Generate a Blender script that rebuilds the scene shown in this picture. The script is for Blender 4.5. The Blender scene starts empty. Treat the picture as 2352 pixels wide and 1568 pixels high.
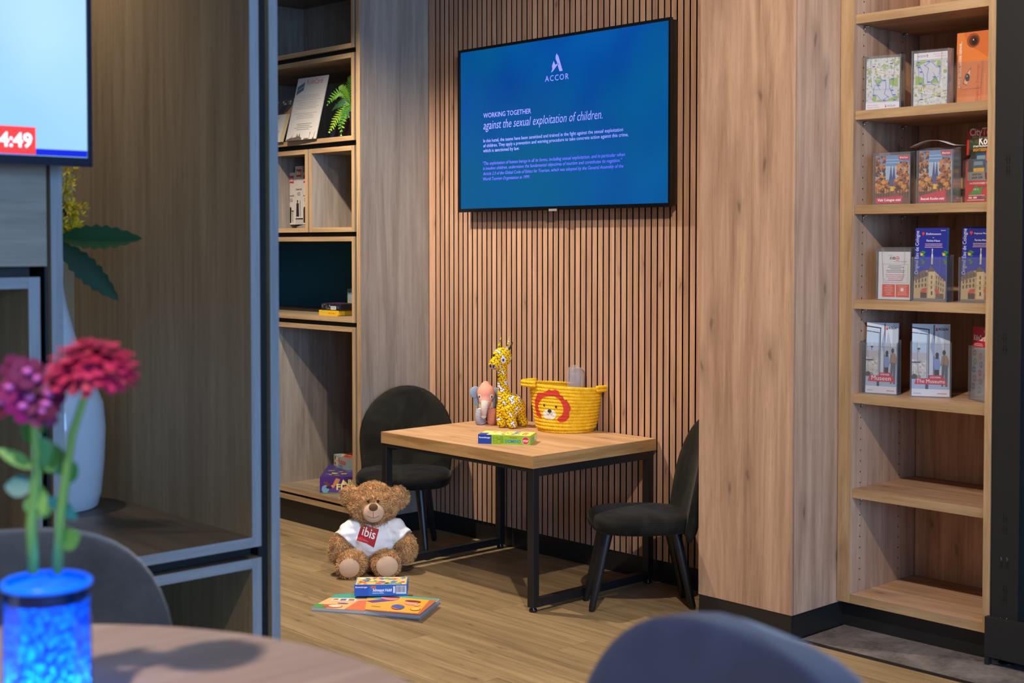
import bpy, bmesh, math, random
from mathutils import Vector, Matrix
from mathutils.bvhtree import BVHTree
random.seed(7)
SC = bpy.context.scene
COL = SC.collection
R = math.radians

# ------------------------------------------------------------------ camera, world, lights, exposure
FPX, CX, PPY, CAMH = 3150.0, 1176.0, 664.0, 1.127        # focal length and principal row in pixels of the 2352x1568 frame
PITCH = math.radians(1.84)
TH = math.atan2(2926.0, 3150.0)
cam = bpy.data.cameras.new('camera')
cam.sensor_fit = 'HORIZONTAL'; cam.sensor_width = 36.0
cam.lens = 36.0 * FPX / 2352.0
cam.shift_y = -(784.0 - PPY) / 2352.0
cam.clip_start = 0.05
cam.dof.use_dof = True
cam.dof.focus_distance = 4.55
cam.dof.aperture_fstop = 6.2
camo = bpy.data.objects.new('camera', cam)
camo.location = (0, 0, CAMH)
camo.rotation_euler = (R(90) - PITCH, 0, math.pi / 2 - TH)
COL.objects.link(camo)
SC.camera = camo

w = bpy.data.worlds.new('world'); SC.world = w; w.use_nodes = True
w.node_tree.nodes['Background'].inputs[0].default_value = (0.84, 0.88, 1.0, 1)
w.node_tree.nodes['Background'].inputs[1].default_value = 0.19

def area(name, loc, target, sx, sy, power, col):
    l = bpy.data.lights.new(name, 'AREA'); l.shape = 'RECTANGLE'; l.size = sx; l.size_y = sy
    l.energy = power; l.color = col
    o = bpy.data.objects.new(name, l); o.location = loc
    o.rotation_euler = (Vector(target) - Vector(loc)).to_track_quat('-Z', 'Y').to_euler()
    COL.objects.link(o); return o
def spot(name, loc, target, power, col, size, blend=0.5, rad=0.035):
    l = bpy.data.lights.new(name, 'SPOT'); l.energy = power; l.color = col
    l.spot_size = R(size); l.spot_blend = blend; l.shadow_soft_size = rad
    o = bpy.data.objects.new(name, l); o.location = loc
    o.rotation_euler = (Vector(target) - Vector(loc)).to_track_quat('-Z', 'Y').to_euler()
    COL.objects.link(o); return o
WARM = (1.0, 0.86, 0.69)
# assumed daylight: added area light behind the camera on the right, no window built
area('window_daylight', (6.5, -1.0, 1.75), (-3.0, -0.2, 1.30), 7.0, 2.6, 620, (0.27, 0.54, 1.0))
# assumed recessed ceiling spots, unseen
spot('ceiling_spot_play_corner', (-4.00, 2.42, 2.32), (-3.96, 2.62, 0.0), 190, WARM, 118, 0.7, 0.025)
spot('ceiling_spot_table', (-2.95, 1.95, 2.32), (-2.95, 2.3, 0.0), 22, WARM, 124, 0.55)  # added weak spot over the play table, no such lamp in view
spot('ceiling_spot_shelf', (-1.50, 1.78, 2.28), (-1.8, 3.0, 1.2), 150, WARM, 108, 0.3, 0.022)
spot('ceiling_spot_round_table', (-0.80, -0.15, 2.30), (-1.05, 0.45, 0.7), 92, (1.0, 0.87, 0.76), 64, 0.5)
spot('niche_spot', (-2.78, 1.02, 2.33), (-2.78, 1.33, 1.0), 26, WARM, 80, 0.9)  # assumed niche lamp, unseen, added for the warm glow on the panel
SC.view_settings.view_transform = 'Standard'
SC.view_settings.look = 'None'
SC.view_settings.exposure = 0.0
SC.view_settings.gamma = 1.0
SC.view_settings.use_curve_mapping = False

# ------------------------------------------------------------------ pixel -> place (a pixel gives a direction, the touched plane the distance)
FV = Vector((-math.cos(TH), math.sin(TH), 0)); RV = Vector((math.sin(TH), math.cos(TH), 0)); ZV = Vector((0, 0, 1))
CV = Vector((0, 0, CAMH))
FP = FV * math.cos(PITCH) - ZV * math.sin(PITCH); UP = ZV * math.cos(PITCH) + FV * math.sin(PITCH)
def ray(x, y): return FP + RV * ((x - CX) / FPX) - UP * ((y - PPY) / FPX)
def oz(x, y, z): d = ray(x, y); return CV + d * ((z - CAMH) / d.z)
def ox(x, y, X): d = ray(x, y); return CV + d * (X / d.x)
def oy(x, y, Y): d = ray(x, y); return CV + d * (Y / d.y)

# ------------------------------------------------------------------ materials
def lin(c):
    return tuple((v / 255 / 12.92) if v / 255 <= 0.04045 else ((v / 255 + 0.055) / 1.055) ** 2.4 for v in c)
_M = {}
def mat(c, rough=0.6, metal=0.0, name=None, sheen=0.0, spec=0.5, emit=0.0, coat=0.0):
    key = (tuple(c), rough, metal, sheen, spec, emit, coat)
    if key in _M: return _M[key]
    m = bpy.data.materials.new(name or 'plain'); m.use_nodes = True
    b = m.node_tree.nodes['Principled BSDF']
    col = lin(c) + (1,)
    b.inputs['Base Color'].default_value = col
    b.inputs['Roughness'].default_value = rough
    b.inputs['Metallic'].default_value = metal
    b.inputs['Specular IOR Level'].default_value = spec
    if sheen:
        b.inputs['Sheen Weight'].default_value = sheen; b.inputs['Sheen Roughness'].default_value = 0.4
    if coat: b.inputs['Coat Weight'].default_value = coat
    if emit:
        b.inputs['Emission Color'].default_value = col; b.inputs['Emission Strength'].default_value = emit
    _M[key] = m
    return m
class NT:
    """small helper around a node tree"""
    def __init__(s, name):
        s.m = bpy.data.materials.new(name); s.m.use_nodes = True; s.t = s.m.node_tree; s.b = s.t.nodes['Principled BSDF']
    def n(s, typ, **kw):
        x = s.t.nodes.new(typ)
        for k, v in kw.items():
            if k.startswith('i_'):
                key = k[2:]; key = int(key) if key.isdigit() else key.replace('_', ' ')
                x.inputs[key].default_value = v
            else: setattr(x, k, v)
        return x
    def l(s, a, b): s.t.links.new(a, b)
    def math(s, op, a, b=None, c=None, clamp=False):
        x = s.n('ShaderNodeMath', operation=op); x.use_clamp = clamp
        for i, v in enumerate((a, b, c)):
            if v is None: continue
            if isinstance(v, (int, float)): x.inputs[i].default_value = v
            else: s.l(v, x.inputs[i])
        return x.outputs[0]
    def mix(s, fac, a, b):
        x = s.n('ShaderNodeMix', data_type='RGBA')
        for i, v in ((0, fac), (6, a), (7, b)):
            if isinstance(v, (int, float)): x.inputs[i].default_value = v
            elif isinstance(v, tuple): x.inputs[i].default_value = v if len(v) == 4 else v + (1,)
            else: s.l(v, x.inputs[i])
        return x.outputs[2]
    def coords(s, rnd=True):
        tc = s.n('ShaderNodeTexCoord'); out = tc.outputs['Object']
        if rnd:
            oi = s.n('ShaderNodeObjectInfo')
            cmb = s.n('ShaderNodeCombineXYZ')
            for i, k in enumerate((17.0, 29.0, 41.0)):
                s.l(s.math('MULTIPLY', oi.outputs['Random'], k), cmb.inputs[i])
            va = s.n('ShaderNodeVectorMath', operation='ADD'); s.l(out, va.inputs[0]); s.l(cmb.outputs[0], va.inputs[1]); out = va.outputs[0]
        return out
    def mapping(s, v, sc, loc=(0, 0, 0)):
        mp = s.n('ShaderNodeMapping'); mp.inputs['Scale'].default_value = sc; mp.inputs['Location'].default_value = loc
        s.l(v, mp.inputs[0]); return mp.outputs[0]
    def noise(s, v, scale=1, detail=4, rough=0.55, dist=0.0):
        x = s.n('ShaderNodeTexNoise'); x.inputs['Scale'].default_value = scale; x.inputs['Detail'].default_value = detail
        x.inputs['Roughness'].default_value = rough; x.inputs['Distortion'].default_value = dist
        if v is not None: s.l(v, x.inputs['Vector'])
        return x.outputs['Fac']
    def remap(s, v, a, b, c=0.0, d=1.0, smooth=False):
        x = s.n('ShaderNodeMapRange'); x.inputs[1].default_value = a; x.inputs[2].default_value = b; x.inputs[3].default_value = c; x.inputs[4].default_value = d
        if smooth: x.interpolation_type = 'SMOOTHSTEP'
        s.l(v, x.inputs[0]); return x.outputs[0]
    def bump(s, h, strength=0.2, dist=0.002):
        x = s.n('ShaderNodeBump'); x.inputs['Strength'].default_value = strength; x.inputs['Distance'].default_value = dist
        s.l(h, x.inputs['Height']); s.l(x.outputs[0], s.b.inputs['Normal'])

def wood(name, c1, c2, axis='z', rough=0.5, knots=0.06, rnd=0.12, coarse=1.0, spec=0.35, pores=0.45):
    t = NT(name); v = t.coords()
    g = {'x': 0, 'y': 1, 'z': 2}[axis]
    def st(a, b): return tuple(a if i == g else b for i in range(3))
    f1 = t.noise(t.mapping(v, st(0.9 * coarse, 11 * coarse)), 1.0, 6, 0.6, 1.4)
    f2 = t.noise(t.mapping(v, st(14, 420)), 1.0, 3, 0.6)
    f3 = t.noise(t.mapping(v, st(2.5, 70)), 1.0, 4, 0.6, 0.6)
    f = t.math('ADD', t.math('MULTIPLY', f1, 0.62), t.math('MULTIPLY', f3, 0.38))
    f = t.remap(f, 0.36, 0.64)
    col = t.mix(f, lin(c1), lin(c2))
    pore = t.remap(f2, 0.58, 0.72)
    dark = tuple(x * 0.55 for x in lin(c1))
    col = t.mix(t.math('MULTIPLY', pore, pores), col, dark)
    if knots:
        vo = t.n('ShaderNodeTexVoronoi', voronoi_dimensions='2D'); vo.inputs['Scale'].default_value = 1.0
        sx_ = t.n('ShaderNodeSeparateXYZ'); t.l(v, sx_.inputs[0])
        oth = [i for i in range(3) if i != g]
        wob = t.noise(v, 9.0, 3)
        cu = t.math('ADD', t.math('MULTIPLY', t.math('ADD', sx_.outputs[oth[0]], sx_.outputs[oth[1]]), 6.5), t.math('MULTIPLY', wob, 0.35))
        cw = t.math('ADD', t.math('MULTIPLY', sx_.outputs[g], 2.1), t.math('MULTIPLY', wob, 0.12))
        cv_ = t.n('ShaderNodeCombineXYZ'); t.l(cu, cv_.inputs[0]); t.l(cw, cv_.inputs[1]); t.l(cv_.outputs[0], vo.inputs['Vector'])
        k = t.remap(vo.outputs['Distance'], 0.012, knots, 1.0, 0.0, True)
        col = t.mix(t.math('MULTIPLY', k, 0.6), col, tuple(x * 0.28 for x in lin(c1)))
        k2 = t.remap(vo.outputs['Distance'], 0.03, knots * 4.0, 0.35, 0.0, True)
        col = t.mix(k2, col, tuple(x * 0.6 for x in lin(c1)))
    if rnd:
        oi = t.n('ShaderNodeObjectInfo')
        hs = t.n('ShaderNodeHueSaturation'); t.l(col, hs.inputs['Color'])
        t.l(t.remap(oi.outputs['Random'], 0, 1, 1 - rnd, 1 + rnd), hs.inputs['Value']); col = hs.outputs[0]
    t.l(col, t.b.inputs['Base Color'])
    t.b.inputs['Roughness'].default_value = rough; t.b.inputs['Specular IOR Level'].default_value = spec
    t.bump(f2, 0.12, 0.0008)
    return t.m
def fabric(name, c1, c2, scale=300, rough=0.9, sheen=0.3, bump=0.4, big=6.0):
    t = NT(name); v = t.coords()
    a = t.noise(v, big, 4, 0.6); b = t.noise(v, scale, 2, 0.6)
    f = t.math('ADD', t.math('MULTIPLY', t.remap(a, 0.3, 0.7), 0.7), t.math('MULTIPLY', t.remap(b, 0.3, 0.7), 0.3))
    t.l(t.mix(f, lin(c1), lin(c2)), t.b.inputs['Base Color'])
    t.b.inputs['Roughness'].default_value = rough; t.b.inputs['Sheen Weight'].default_value = sheen
    t.b.inputs['Specular IOR Level'].default_value = 0.2
    if bump: t.bump(b, bump, 0.0006)
    return t.m

OAK1, OAK2 = (156, 120, 94), (204, 166, 136)
M_WZ = wood('oak_vertical', OAK1, OAK2, 'z')
M_WX = wood('oak_along', OAK1, OAK2, 'x')
M_WY = wood('oak_across', OAK1, OAK2, 'y')
M_SLAT = wood('oak_slat', (156, 117, 92), (198, 156, 127), 'z', 0.5, 0.03, 0.10)
M_EDGE_Z = wood('oak_edge_vertical', (152, 120, 84), (190, 156, 116), 'z', 0.5, 0, 0.06, 2.0)
M_EDGE_X = wood('oak_edge_along', (152, 120, 84), (190, 156, 116), 'x', 0.5, 0, 0.06, 2.0)
M_TABLE = wood('table_oak', (176, 134, 96), (214, 172, 128), 'x', 0.45, 0.03, 0.0)
M_TEDGE_X = wood('table_edge_along', (150, 112, 66), (190, 148, 96), 'x', 0.5, 0, 0.0, 2.0, pores=0.8)
M_TEDGE_Y = wood('table_edge_across', (150, 112, 66), (190, 148, 96), 'y', 0.5, 0, 0.0, 2.0, pores=0.8)
M_GREY_Z = wood('grey_oak_vertical', (122, 110, 98), (160, 148, 134), 'z', 0.5, 0, 0.06)
M_GREY_X = wood('grey_oak_along', (116, 100, 82), (154, 136, 114), 'x', 0.5, 0, 0.06)
M_GREY_Y = wood('grey_oak_across', (128, 120, 108), (164, 154, 140), 'y', 0.5, 0, 0.06)
M_FLOOR = wood('floor_oak', (122, 101, 72), (168, 142, 104), 'x', 0.42, 0.02, 0.10, 1.3, 0.4)
M_ROUND = wood('round_table_oak', (176, 146, 132), (204, 178, 162), 'y', 0.5, 0, 0.0)
M_BLACK = mat((16, 16, 17), 0.5, name='matt_black')
M_SKIRT = mat((30, 29, 28), 0.35, name='black_skirting')
M_METAL = mat((20, 20, 21), 0.42, 0.0, name='black_powder_coat')
M_CHROME = mat((200, 200, 205), 0.2, 1.0, name='chrome')

# ------------------------------------------------------------------ mesh helpers
TM = {}
class MB:
    def __init__(s): s.v = []; s.f = []; s.mi = []
    def add(s, vs, fs, mi=0):
        o = len(s.v); s.v += [Vector(p) for p in vs]; s.f += [tuple(i + o for i in f) for f in fs]; s.mi += [mi] * len(fs); return s
    def box(s, x0, x1, y0, y1, z0, z1, mi=0):
        return s.add([(x0, y0, z0), (x1, y0, z0), (x1, y1, z0), (x0, y1, z0), (x0, y0, z1), (x1, y0, z1), (x1, y1, z1), (x0, y1, z1)],
                     [(3, 2, 1, 0), (4, 5, 6, 7), (0, 1, 5, 4), (1, 2, 6, 5), (2, 3, 7, 6), (3, 0, 4, 7)], mi)
    def tube(s, pts, rad, n=12, caps=True, mi=0, flat=1.0):
        pts = [Vector(p) for p in pts]
        if not isinstance(rad, (list, tuple)): rad = [rad] * len(pts)
        rings = []; ref = None
        for i, p in enumerate(pts):
            d = (pts[min(i + 1, len(pts) - 1)] - pts[max(i - 1, 0)]).normalized()
            if ref is None:
                ref = Vector((0, 0, 1)) if abs(d.z) < 0.9 else Vector((1, 0, 0))
            a = d.cross(ref).normalized(); b = d.cross(a).normalized(); ref = -b if False else ref
            rings.append([p + (a * math.cos(2 * math.pi * k / n) + b * math.sin(2 * math.pi * k / n) * flat) * rad[i] for k in range(n)])
        vs = [q for r in rings for q in r]; fs = []
        for i in range(len(pts) - 1):
            for k in range(n):
                fs.append((i * n + k, i * n + (k + 1) % n, (i + 1) * n + (k + 1) % n, (i + 1) * n + k))
        if caps:
            fs.append(tuple(range(n))); fs.append(tuple((len(pts) - 1) * n + k for k in reversed(range(n))))
        return s.add(vs, fs, mi)
    def lathe(s, prof, n=32, c=(0, 0, 0), mi=0, close=False):
        vs = []; fs = []
        for r, z in prof:
            for k in range(n):
                a = 2 * math.pi * k / n; vs.append((c[0] + r * math.cos(a), c[1] + r * math.sin(a), c[2] + z))
        m = len(prof)
        for i in range(m - 1):
            for k in range(n): fs.append((i * n + k, i * n + (k + 1) % n, (i + 1) * n + (k + 1) % n, (i + 1) * n + k))
        if close:
            fs.append(tuple(reversed(range(n)))); fs.append(tuple((m - 1) * n + k for k in range(n)))
        return s.add(vs, fs, mi)
    def ell(s, c, r, n=16, m=10, rot=None, mi=0):
        c = Vector(c); vs = []
        if not isinstance(r, (tuple, list)): r = (r, r, r)
        for j in range(1, m):
            ph = math.pi * j / m
            for k in range(n):
                a = 2 * math.pi * k / n
                p = Vector((r[0] * math.sin(ph) * math.cos(a), r[1] * math.sin(ph) * math.sin(a), r[2] * math.cos(ph)))
                vs.append(c + (rot @ p if rot else p))
        for sg in (1, -1):
            p = Vector((0, 0, sg * r[2])); vs.append(c + (rot @ p if rot else p))
        t, b = len(vs) - 2, len(vs) - 1; fs = []
        for k in range(n):
            fs.append((t, k, (k + 1) % n)); fs.append((b, (m - 2) * n + (k + 1) % n, (m - 2) * n + k))
        for j in range(m - 2):
            for k in range(n): fs.append((j * n + k, (j + 1) * n + k, (j + 1) * n + (k + 1) % n, j * n + (k + 1) % n))
        return s.add(vs, fs, mi)
    def prism(s, pts, d, mi=0):
        """polygon (list of points) pushed along vector d"""
        pts = [Vector(p) for p in pts]; d = Vector(d); n = len(pts)
        return s.add(pts + [p + d for p in pts], [tuple(reversed(range(n))), tuple(range(n, 2 * n))] + [(i, (i + 1) % n, n + (i + 1) % n, n + i) for i in range(n)], mi)
    def xf(s, mtx):
        s.v = [mtx @ p for p in s.v]; return s
    def mesh(s, name, mats, smooth=False):
        me = bpy.data.meshes.new(name); me.from_pydata([tuple(p) for p in s.v], [], s.f)
        if not isinstance(mats, (list, tuple)): mats = [mats]
        for m in mats: me.materials.append(m)
        if len(mats) > 1: me.polygons.foreach_set('material_index', s.mi)
        if smooth: me.polygons.foreach_set('use_smooth', [True] * len(me.polygons))
        bm = bmesh.new(); bm.from_mesh(me); bmesh.ops.recalc_face_normals(bm, faces=bm.faces); bm.to_mesh(me); bm.free()
        me.update(); return me
    def build(s, name, mats, parent=None, smooth=False, bevel=0.0, world=False, sub=0, angle=None):
        if world and parent is not None and parent.name in TM:
            inv = TM[parent.name].inverted(); s.v = [inv @ p for p in s.v]
        return link(name, s.mesh(name, mats, smooth), parent, bevel, sub, angle)
def link(name, me, parent=None, bevel=0.0, sub=0, angle=None):
    o = bpy.data.objects.new(name, me); COL.objects.link(o); o.parent = parent
    if bevel:
        b = o.modifiers.new('bevel', 'BEVEL'); b.width = bevel; b.segments = 2; b.limit_method = 'ANGLE'
    if sub:
        b = o.modifiers.new('subdivision', 'SUBSURF'); b.levels = sub; b.render_levels = sub
    if angle is not None:
        me.set_sharp_from_angle(angle=R(angle))
    if parent is not None and parent.name in TM: TM[o.name] = TM[parent.name]
    return o
def tag(o, label, cat, group=None, kind=None):
    if label: o['label'] = label
    if cat: o['category'] = cat
    if group: o['group'] = group
    if kind: o['kind'] = kind
    return o
def thing(name, label, cat, loc=(0, 0, 0), rz=0.0, group=None):
    o = bpy.data.objects.new(name, None); o.empty_display_size = 0.05; COL.objects.link(o)
    o.location = loc; o.rotation_euler = (0, 0, rz)
    TM[o.name] = Matrix.Translation(Vector(loc)) @ Matrix.Rotation(rz, 4, 'Z')
    return tag(o, label, cat, group)
def structure(name, loc=(0, 0, 0)):
    o = bpy.data.objects.new(name, None); COL.objects.link(o); o.location = loc; o['kind'] = 'structure'
    TM[o.name] = Matrix.Translation(Vector(loc)); return o
def evaluated(me, mods):
    """apply modifiers [(type, dict)] to a mesh and return the result"""
    o = bpy.data.objects.new('tmp', me); COL.objects.link(o)
    for typ, kw in mods:
        m = o.modifiers.new(typ, typ)
        for k, v in kw.items(): setattr(m, k, v)
    dg = bpy.context.evaluated_depsgraph_get(); dg.update()
    r = bpy.data.meshes.new_from_object(o.evaluated_get(dg)); bpy.data.objects.remove(o); return r
def blob(mb, mats, voxel=0.004, smooth=6, name='body'):
    me = mb.mesh(name, mats)
    r = evaluated(me, [('REMESH', dict(mode='VOXEL', voxel_size=voxel)), ('SMOOTH', dict(factor=0.6, iterations=smooth))])
    r.polygons.foreach_set('use_smooth', [True] * len(r.polygons)); r.name = name
    if not r.materials:
        for m in (mats if isinstance(mats, (list, tuple)) else [mats]): r.materials.append(m)
    return r

# ------------------------------------------------------------------ flat print and lettering
TXT = []
def text(parent, s, o, r, u, width=None, size=None, m=None, align='L', shear=0.0, bold=0.0, vs=1.0, name='lettering', bvh=None, space=1.0, lift=0.0):
    """lettering on the plane through o with right r and up u (parent's local space); fitted to width or to capital height size"""
    TXT.append(dict(parent=parent, s=s, o=Vector(o), r=Vector(r).normalized(), u=Vector(u).normalized(), width=width, size=size, m=m, align=align, shear=shear, bold=bold, vs=vs, name=name, bvh=bvh, space=space, lift=lift))
def flush_text():
    tmp = []
    for t in TXT:
        c = bpy.data.curves.new('t', 'FONT'); c.body = t['s']; c.shear = t['shear']; c.offset = min(t['bold'], 0.028); c.space_character = t['space']; c.resolution_u = 2; c.size = 1.0
        o = bpy.data.objects.new('t', c); COL.objects.link(o); tmp.append(o)
    dg = bpy.context.evaluated_depsgraph_get(); dg.update()
    for t, o in zip(TXT, tmp):
        me = bpy.data.meshes.new_from_object(o.evaluated_get(dg))
        if len(me.vertices) == 0: continue
        xs = [v.co.x for v in me.vertices]; x0, x1 = min(xs), max(xs)
        sx = t['width'] / (x1 - x0) if t['width'] else t['size'] / 0.72
        sy = (t['size'] / 0.72 if t['size'] else sx) * t['vs']
        off = {'L': x0, 'C': (x0 + x1) / 2, 'R': x1}[t['align']]
        n = t['r'].cross(t['u'])
        for v in me.vertices:
            p = t['o'] + t['r'] * ((v.co.x - off) * sx) + t['u'] * (v.co.y * sy)
            if t['bvh'] is not None:
                hit = t['bvh'].ray_cast(p + n * 0.3, -n)
                if hit[0] is not None: p = hit[0] + n * (0.0012 + t['lift'])
            v.co = p
        me.materials.clear(); me.materials.append(t['m'])
        me.name = t['name']; link(t['name'], me, t['parent'])
    for o in tmp:
        c = o.data; bpy.data.objects.remove(o); bpy.data.curves.remove(c)
class Print:
    """flat print made of coloured shapes laid on a face: u, v run 0..1 over the face"""
    def __init__(s, parent, o, r, u, w, h, name='cover_print'):
        s.parent = parent; s.o = Vector(o); s.r = Vector(r).normalized(); s.u = Vector(u).normalized(); s.n = s.r.cross(s.u)
        s.w = w; s.h = h; s.name = name; s.k = 1; s.mb = MB(); s.mats = []
    def mi(s, c, rough=0.45):
        m = mat(c, rough) if isinstance(c, (tuple, list)) else c
        if m not in s.mats: s.mats.append(m)
        return s.mats.index(m)
    def pt(s, u, v): return s.o + s.r * (u * s.w) + s.u * (v * s.h) + s.n * (0.00004 * s.k)
    def poly(s, pts, c):
        s.mb.add([s.pt(*p) for p in pts], [tuple(range(len(pts)))], s.mi(c)); s.k += 1
    def rect(s, u0, v0, u1, v1, c): s.poly([(u0, v0), (u1, v0), (u1, v1), (u0, v1)], c)
    def disc(s, u, v, ru, rv, c, n=12, a0=0.0): s.poly([(u + ru * math.cos(2 * math.pi * i / n + a0), v + rv * math.sin(2 * math.pi * i / n + a0)) for i in range(n)], c)
    def line(s, u0, v0, u1, v1, t, c):
        du, dv = (u1 - u0) * s.w, (v1 - v0) * s.h; L = math.hypot(du, dv) or 1; nu, nv = -dv / L * t / 2 / s.w, du / L * t / 2 / s.h
        s.poly([(u0 - nu, v0 - nv), (u1 - nu, v1 - nv), (u1 + nu, v1 + nv), (u0 + nu, v0 + nv)], c)
    def speck(s, u0, v0, u1, v1, n, size, cols, seed=1):
        rr = random.Random(seed); s.k += 1
        for i in range(n):
            u = rr.uniform(u0, u1); v = rr.uniform(v0, v1); z = size * rr.uniform(0.5, 1.3); a = rr.uniform(0, 3.1); k = rr.choice((3, 4, 5))
            pts = [(u + z / s.w * math.cos(a + 6.283 * j / k), v + z / s.h * math.sin(a + 6.283 * j / k)) for j in range(k)]
            pts = [(min(max(p, u0), u1), min(max(q, v0), v1)) for p, q in pts]
            s.mb.add([s.pt(*p) + s.n * (0.000003 * (i % 12)) for p in pts], [tuple(range(k))], s.mi(rr.choice(cols)))
        s.k += 1
    def lines(s, u0, u1, v, n, dv, t, c, seed=1, center=False):
        rr = random.Random(seed)
        for i in range(n):
            k = rr.uniform(0.55, 1.0) * (u1 - u0)
            a = u0 + ((u1 - u0) - k) / 2 if center else u0
            s.k -= 1 if i else 0
            s.rect(a, v - i * dv, a + k, v - i * dv + t, c)
    def text(s, st, u, v, width=None, size=None, c=(255, 255, 255), **kw):
        s.k += 1; text(s.parent, st, s.pt(u, v), kw.pop('r', s.r), kw.pop('up', s.u), None if width is None else width * s.w, None if size is None else size, mat(c, 0.45) if isinstance(c, (tuple, list)) else c, **kw)
    def build(s): return s.mb.build(s.name, s.mats, s.parent)
# ================================================================== THE SETTING
YW = 3.458                                   # front of the slats
fl = structure('floor')
MB().box(-6.5, 2.5, -2.0, 3.9, -0.06, -0.004).build('floor_base', M_FLOOR, fl)
PW, PLN = 0.142, 1.22
plank_me = {}
def plank(x0, x1, y0, y1):
    k = (round(x1 - x0, 3), round(y1 - y0, 3))
    if k not in plank_me:
        mb = MB().box(0, k[0], 0, k[1], -0.004, 0.0)
        plank_me[k] = mb.mesh('plank', M_FLOOR)
    o = link('plank', plank_me[k], fl); o.location = (x0, y0, 0)
row = 0; y = 3.236
while y > 0.75:
    xs = -5.2 + (row * 0.43) % PLN - PLN
    y0 = y - PW
    while xs < -0.2:
        plank(xs + 0.0006, xs + PLN - 0.0006, y0 + 0.0005, y - 0.0005); xs += PLN
    y = y0; row += 1
y = 3.236                                     # the alcove up to the slat wall
for yy, h in ((3.236, PW), (3.236 + PW, 0.092)):
    for xs, xe in ((-4.6, -3.55), (-3.55, -2.64)): plank(xs + 0.0006, xe - 0.0006, yy + 0.0005, yy + h - 0.0005)

t = NT('grey_vinyl'); v = t.coords(False)
a = t.noise(v, 7, 6, 0.65, 0.6); b = t.noise(v, 60, 3, 0.6)
t.l(t.mix(t.remap(t.math('ADD', t.math('MULTIPLY', a, 0.7), t.math('MULTIPLY', b, 0.3)), 0.35, 0.65), lin((82, 76, 74)), lin((134, 126, 124))), t.b.inputs['Base Color'])
t.b.inputs['Roughness'].default_value = 0.5
M_VINYL = t.m
ft = tag(MB().box(-2.29, 2.0, 3.246, 3.9, -0.004, 0.0).build('floor_tile', M_VINYL), None, None, kind='structure')
tag(MB().box(-2.29, 2.0, 3.232, 3.248, -0.003, 0.003).build('trim_1', M_SKIRT), None, None, kind='structure')

# slat wall
wb = structure('wall_back')
MB().box(-4.2045, -2.618, YW + 0.012, 3.53, 0.0, 2.6).build('backing', mat((4, 4, 4), 1.0, spec=0.0), wb)
SP = 0.02741
FELT = mat((6, 6, 6), 1.0, spec=0.0)
def slat_mesh(w): return MB().box(-w / 2, w / 2, 0, 0.0012, 0.075, 2.6).box(-w / 2, w / 2, 0.0012, 0.0115, 0.075, 2.6, 1).mesh('slat', [M_SLAT, FELT])
sm = slat_mesh(SP - 0.0066)
sp = slat_mesh(0.0375)
o = link('slat', sp, wb); o.location = (-4.1858, YW, 0)
for k in range(55):
    o = link('slat', sm, wb); o.location = (-4.164 + SP * (k + 0.5), YW, 0)
tag(MB().box(-4.205, -2.636, 3.464, 3.472, 0, 0.0745).build('baseboard_back', M_SKIRT), None, None, kind='structure')

# pillar
pl = structure('wall_pillar')
MB().box(-2.636, -2.295, 3.2180, 3.2300, 0.072, 2.6).build('front_panel', M_WZ, pl, bevel=0.0008)
MB().box(-2.314, -2.295, 3.2303, 3.60, 0.072, 2.6).build('side_panel', M_WZ, pl, bevel=0.0008)
MB().box(-2.636, -2.617, 3.2303, 3.456, 0.075, 2.6).build('side_panel', M_WZ, pl)
MB().box(-2.617, -2.314, 3.2303, 3.60, 0.0, 2.6).build('core', M_BLACK, pl)
bp = structure('baseboard_pillar')
MB().box(-2.634, -2.298, 3.2200, 3.2278, 0, 0.0715).build('board', M_SKIRT, bp)
MB().box(-2.305, -2.297, 3.2282, 3.475, 0, 0.0715).build('board', M_SKIRT, bp)
MB().box(-2.634, -2.626, 3.2282, 3.462, 0, 0.0745).build('board', M_SKIRT, bp)

# rear walls that close the place behind the furniture
tag(MB().box(-6.5, -4.20, 3.60, 3.66, 0, 2.6).build('wall_left', mat((70, 66, 62), 0.9)), None, None, kind='structure')
tag(MB().box(-6.5, -6.44, -2.0, 3.599, 0, 2.6).build('wall_side', mat((92, 88, 84), 0.9)), None, None, kind='structure')
tag(MB().box(-2.30, 2.0, 3.86, 3.90, 0, 2.6).build('wall_right', mat((60, 58, 56), 0.9)), None, None, kind='structure')

# ================================================================== BROCHURE BOOKCASE
FY = 3.44
bc = thing('bookcase', 'narrow light oak bookcase of adjustable shelves, built in beside the black steel rack post', 'bookcase', (-2.05, FY, 0))
XL, XR, BKY = -2.245, -1.832, 3.79
MB().box(-2.292, XL - 0.004, FY, BKY + 0.01, 0.079, 2.6).build('side_panel', [M_WZ], bc, world=True, bevel=0.0008)
MB().box(-2.2922, XL - 0.0038, FY - 0.0006, FY, 0.079, 2.6).build('edge_band', M_EDGE_Z, bc, world=True)
MB().box(XR, -1.812, FY, BKY + 0.01, 0.079, 2.6).build('side_panel', [M_WZ], bc, world=True, bevel=0.0008)
MB().box(XR - 0.0002, -1.8118, FY - 0.0006, FY, 0.079, 2.6).build('edge_band', M_EDGE_Z, bc, world=True)
MB().box(XL, XR, BKY, BKY + 0.01, 0.079, 2.6).build('back_panel', M_WZ, bc, world=True)
SHZ = []
for px, py in ((1961, 35), (1961, 255), (1961, 471), (1958, 688), (1957, 904)):
    SHZ.append(oy(px, py, FY + 0.008).z)
SHZ.append(oy(1956, 1122, FY + 0.008).z)
SHT = 0.026
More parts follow.
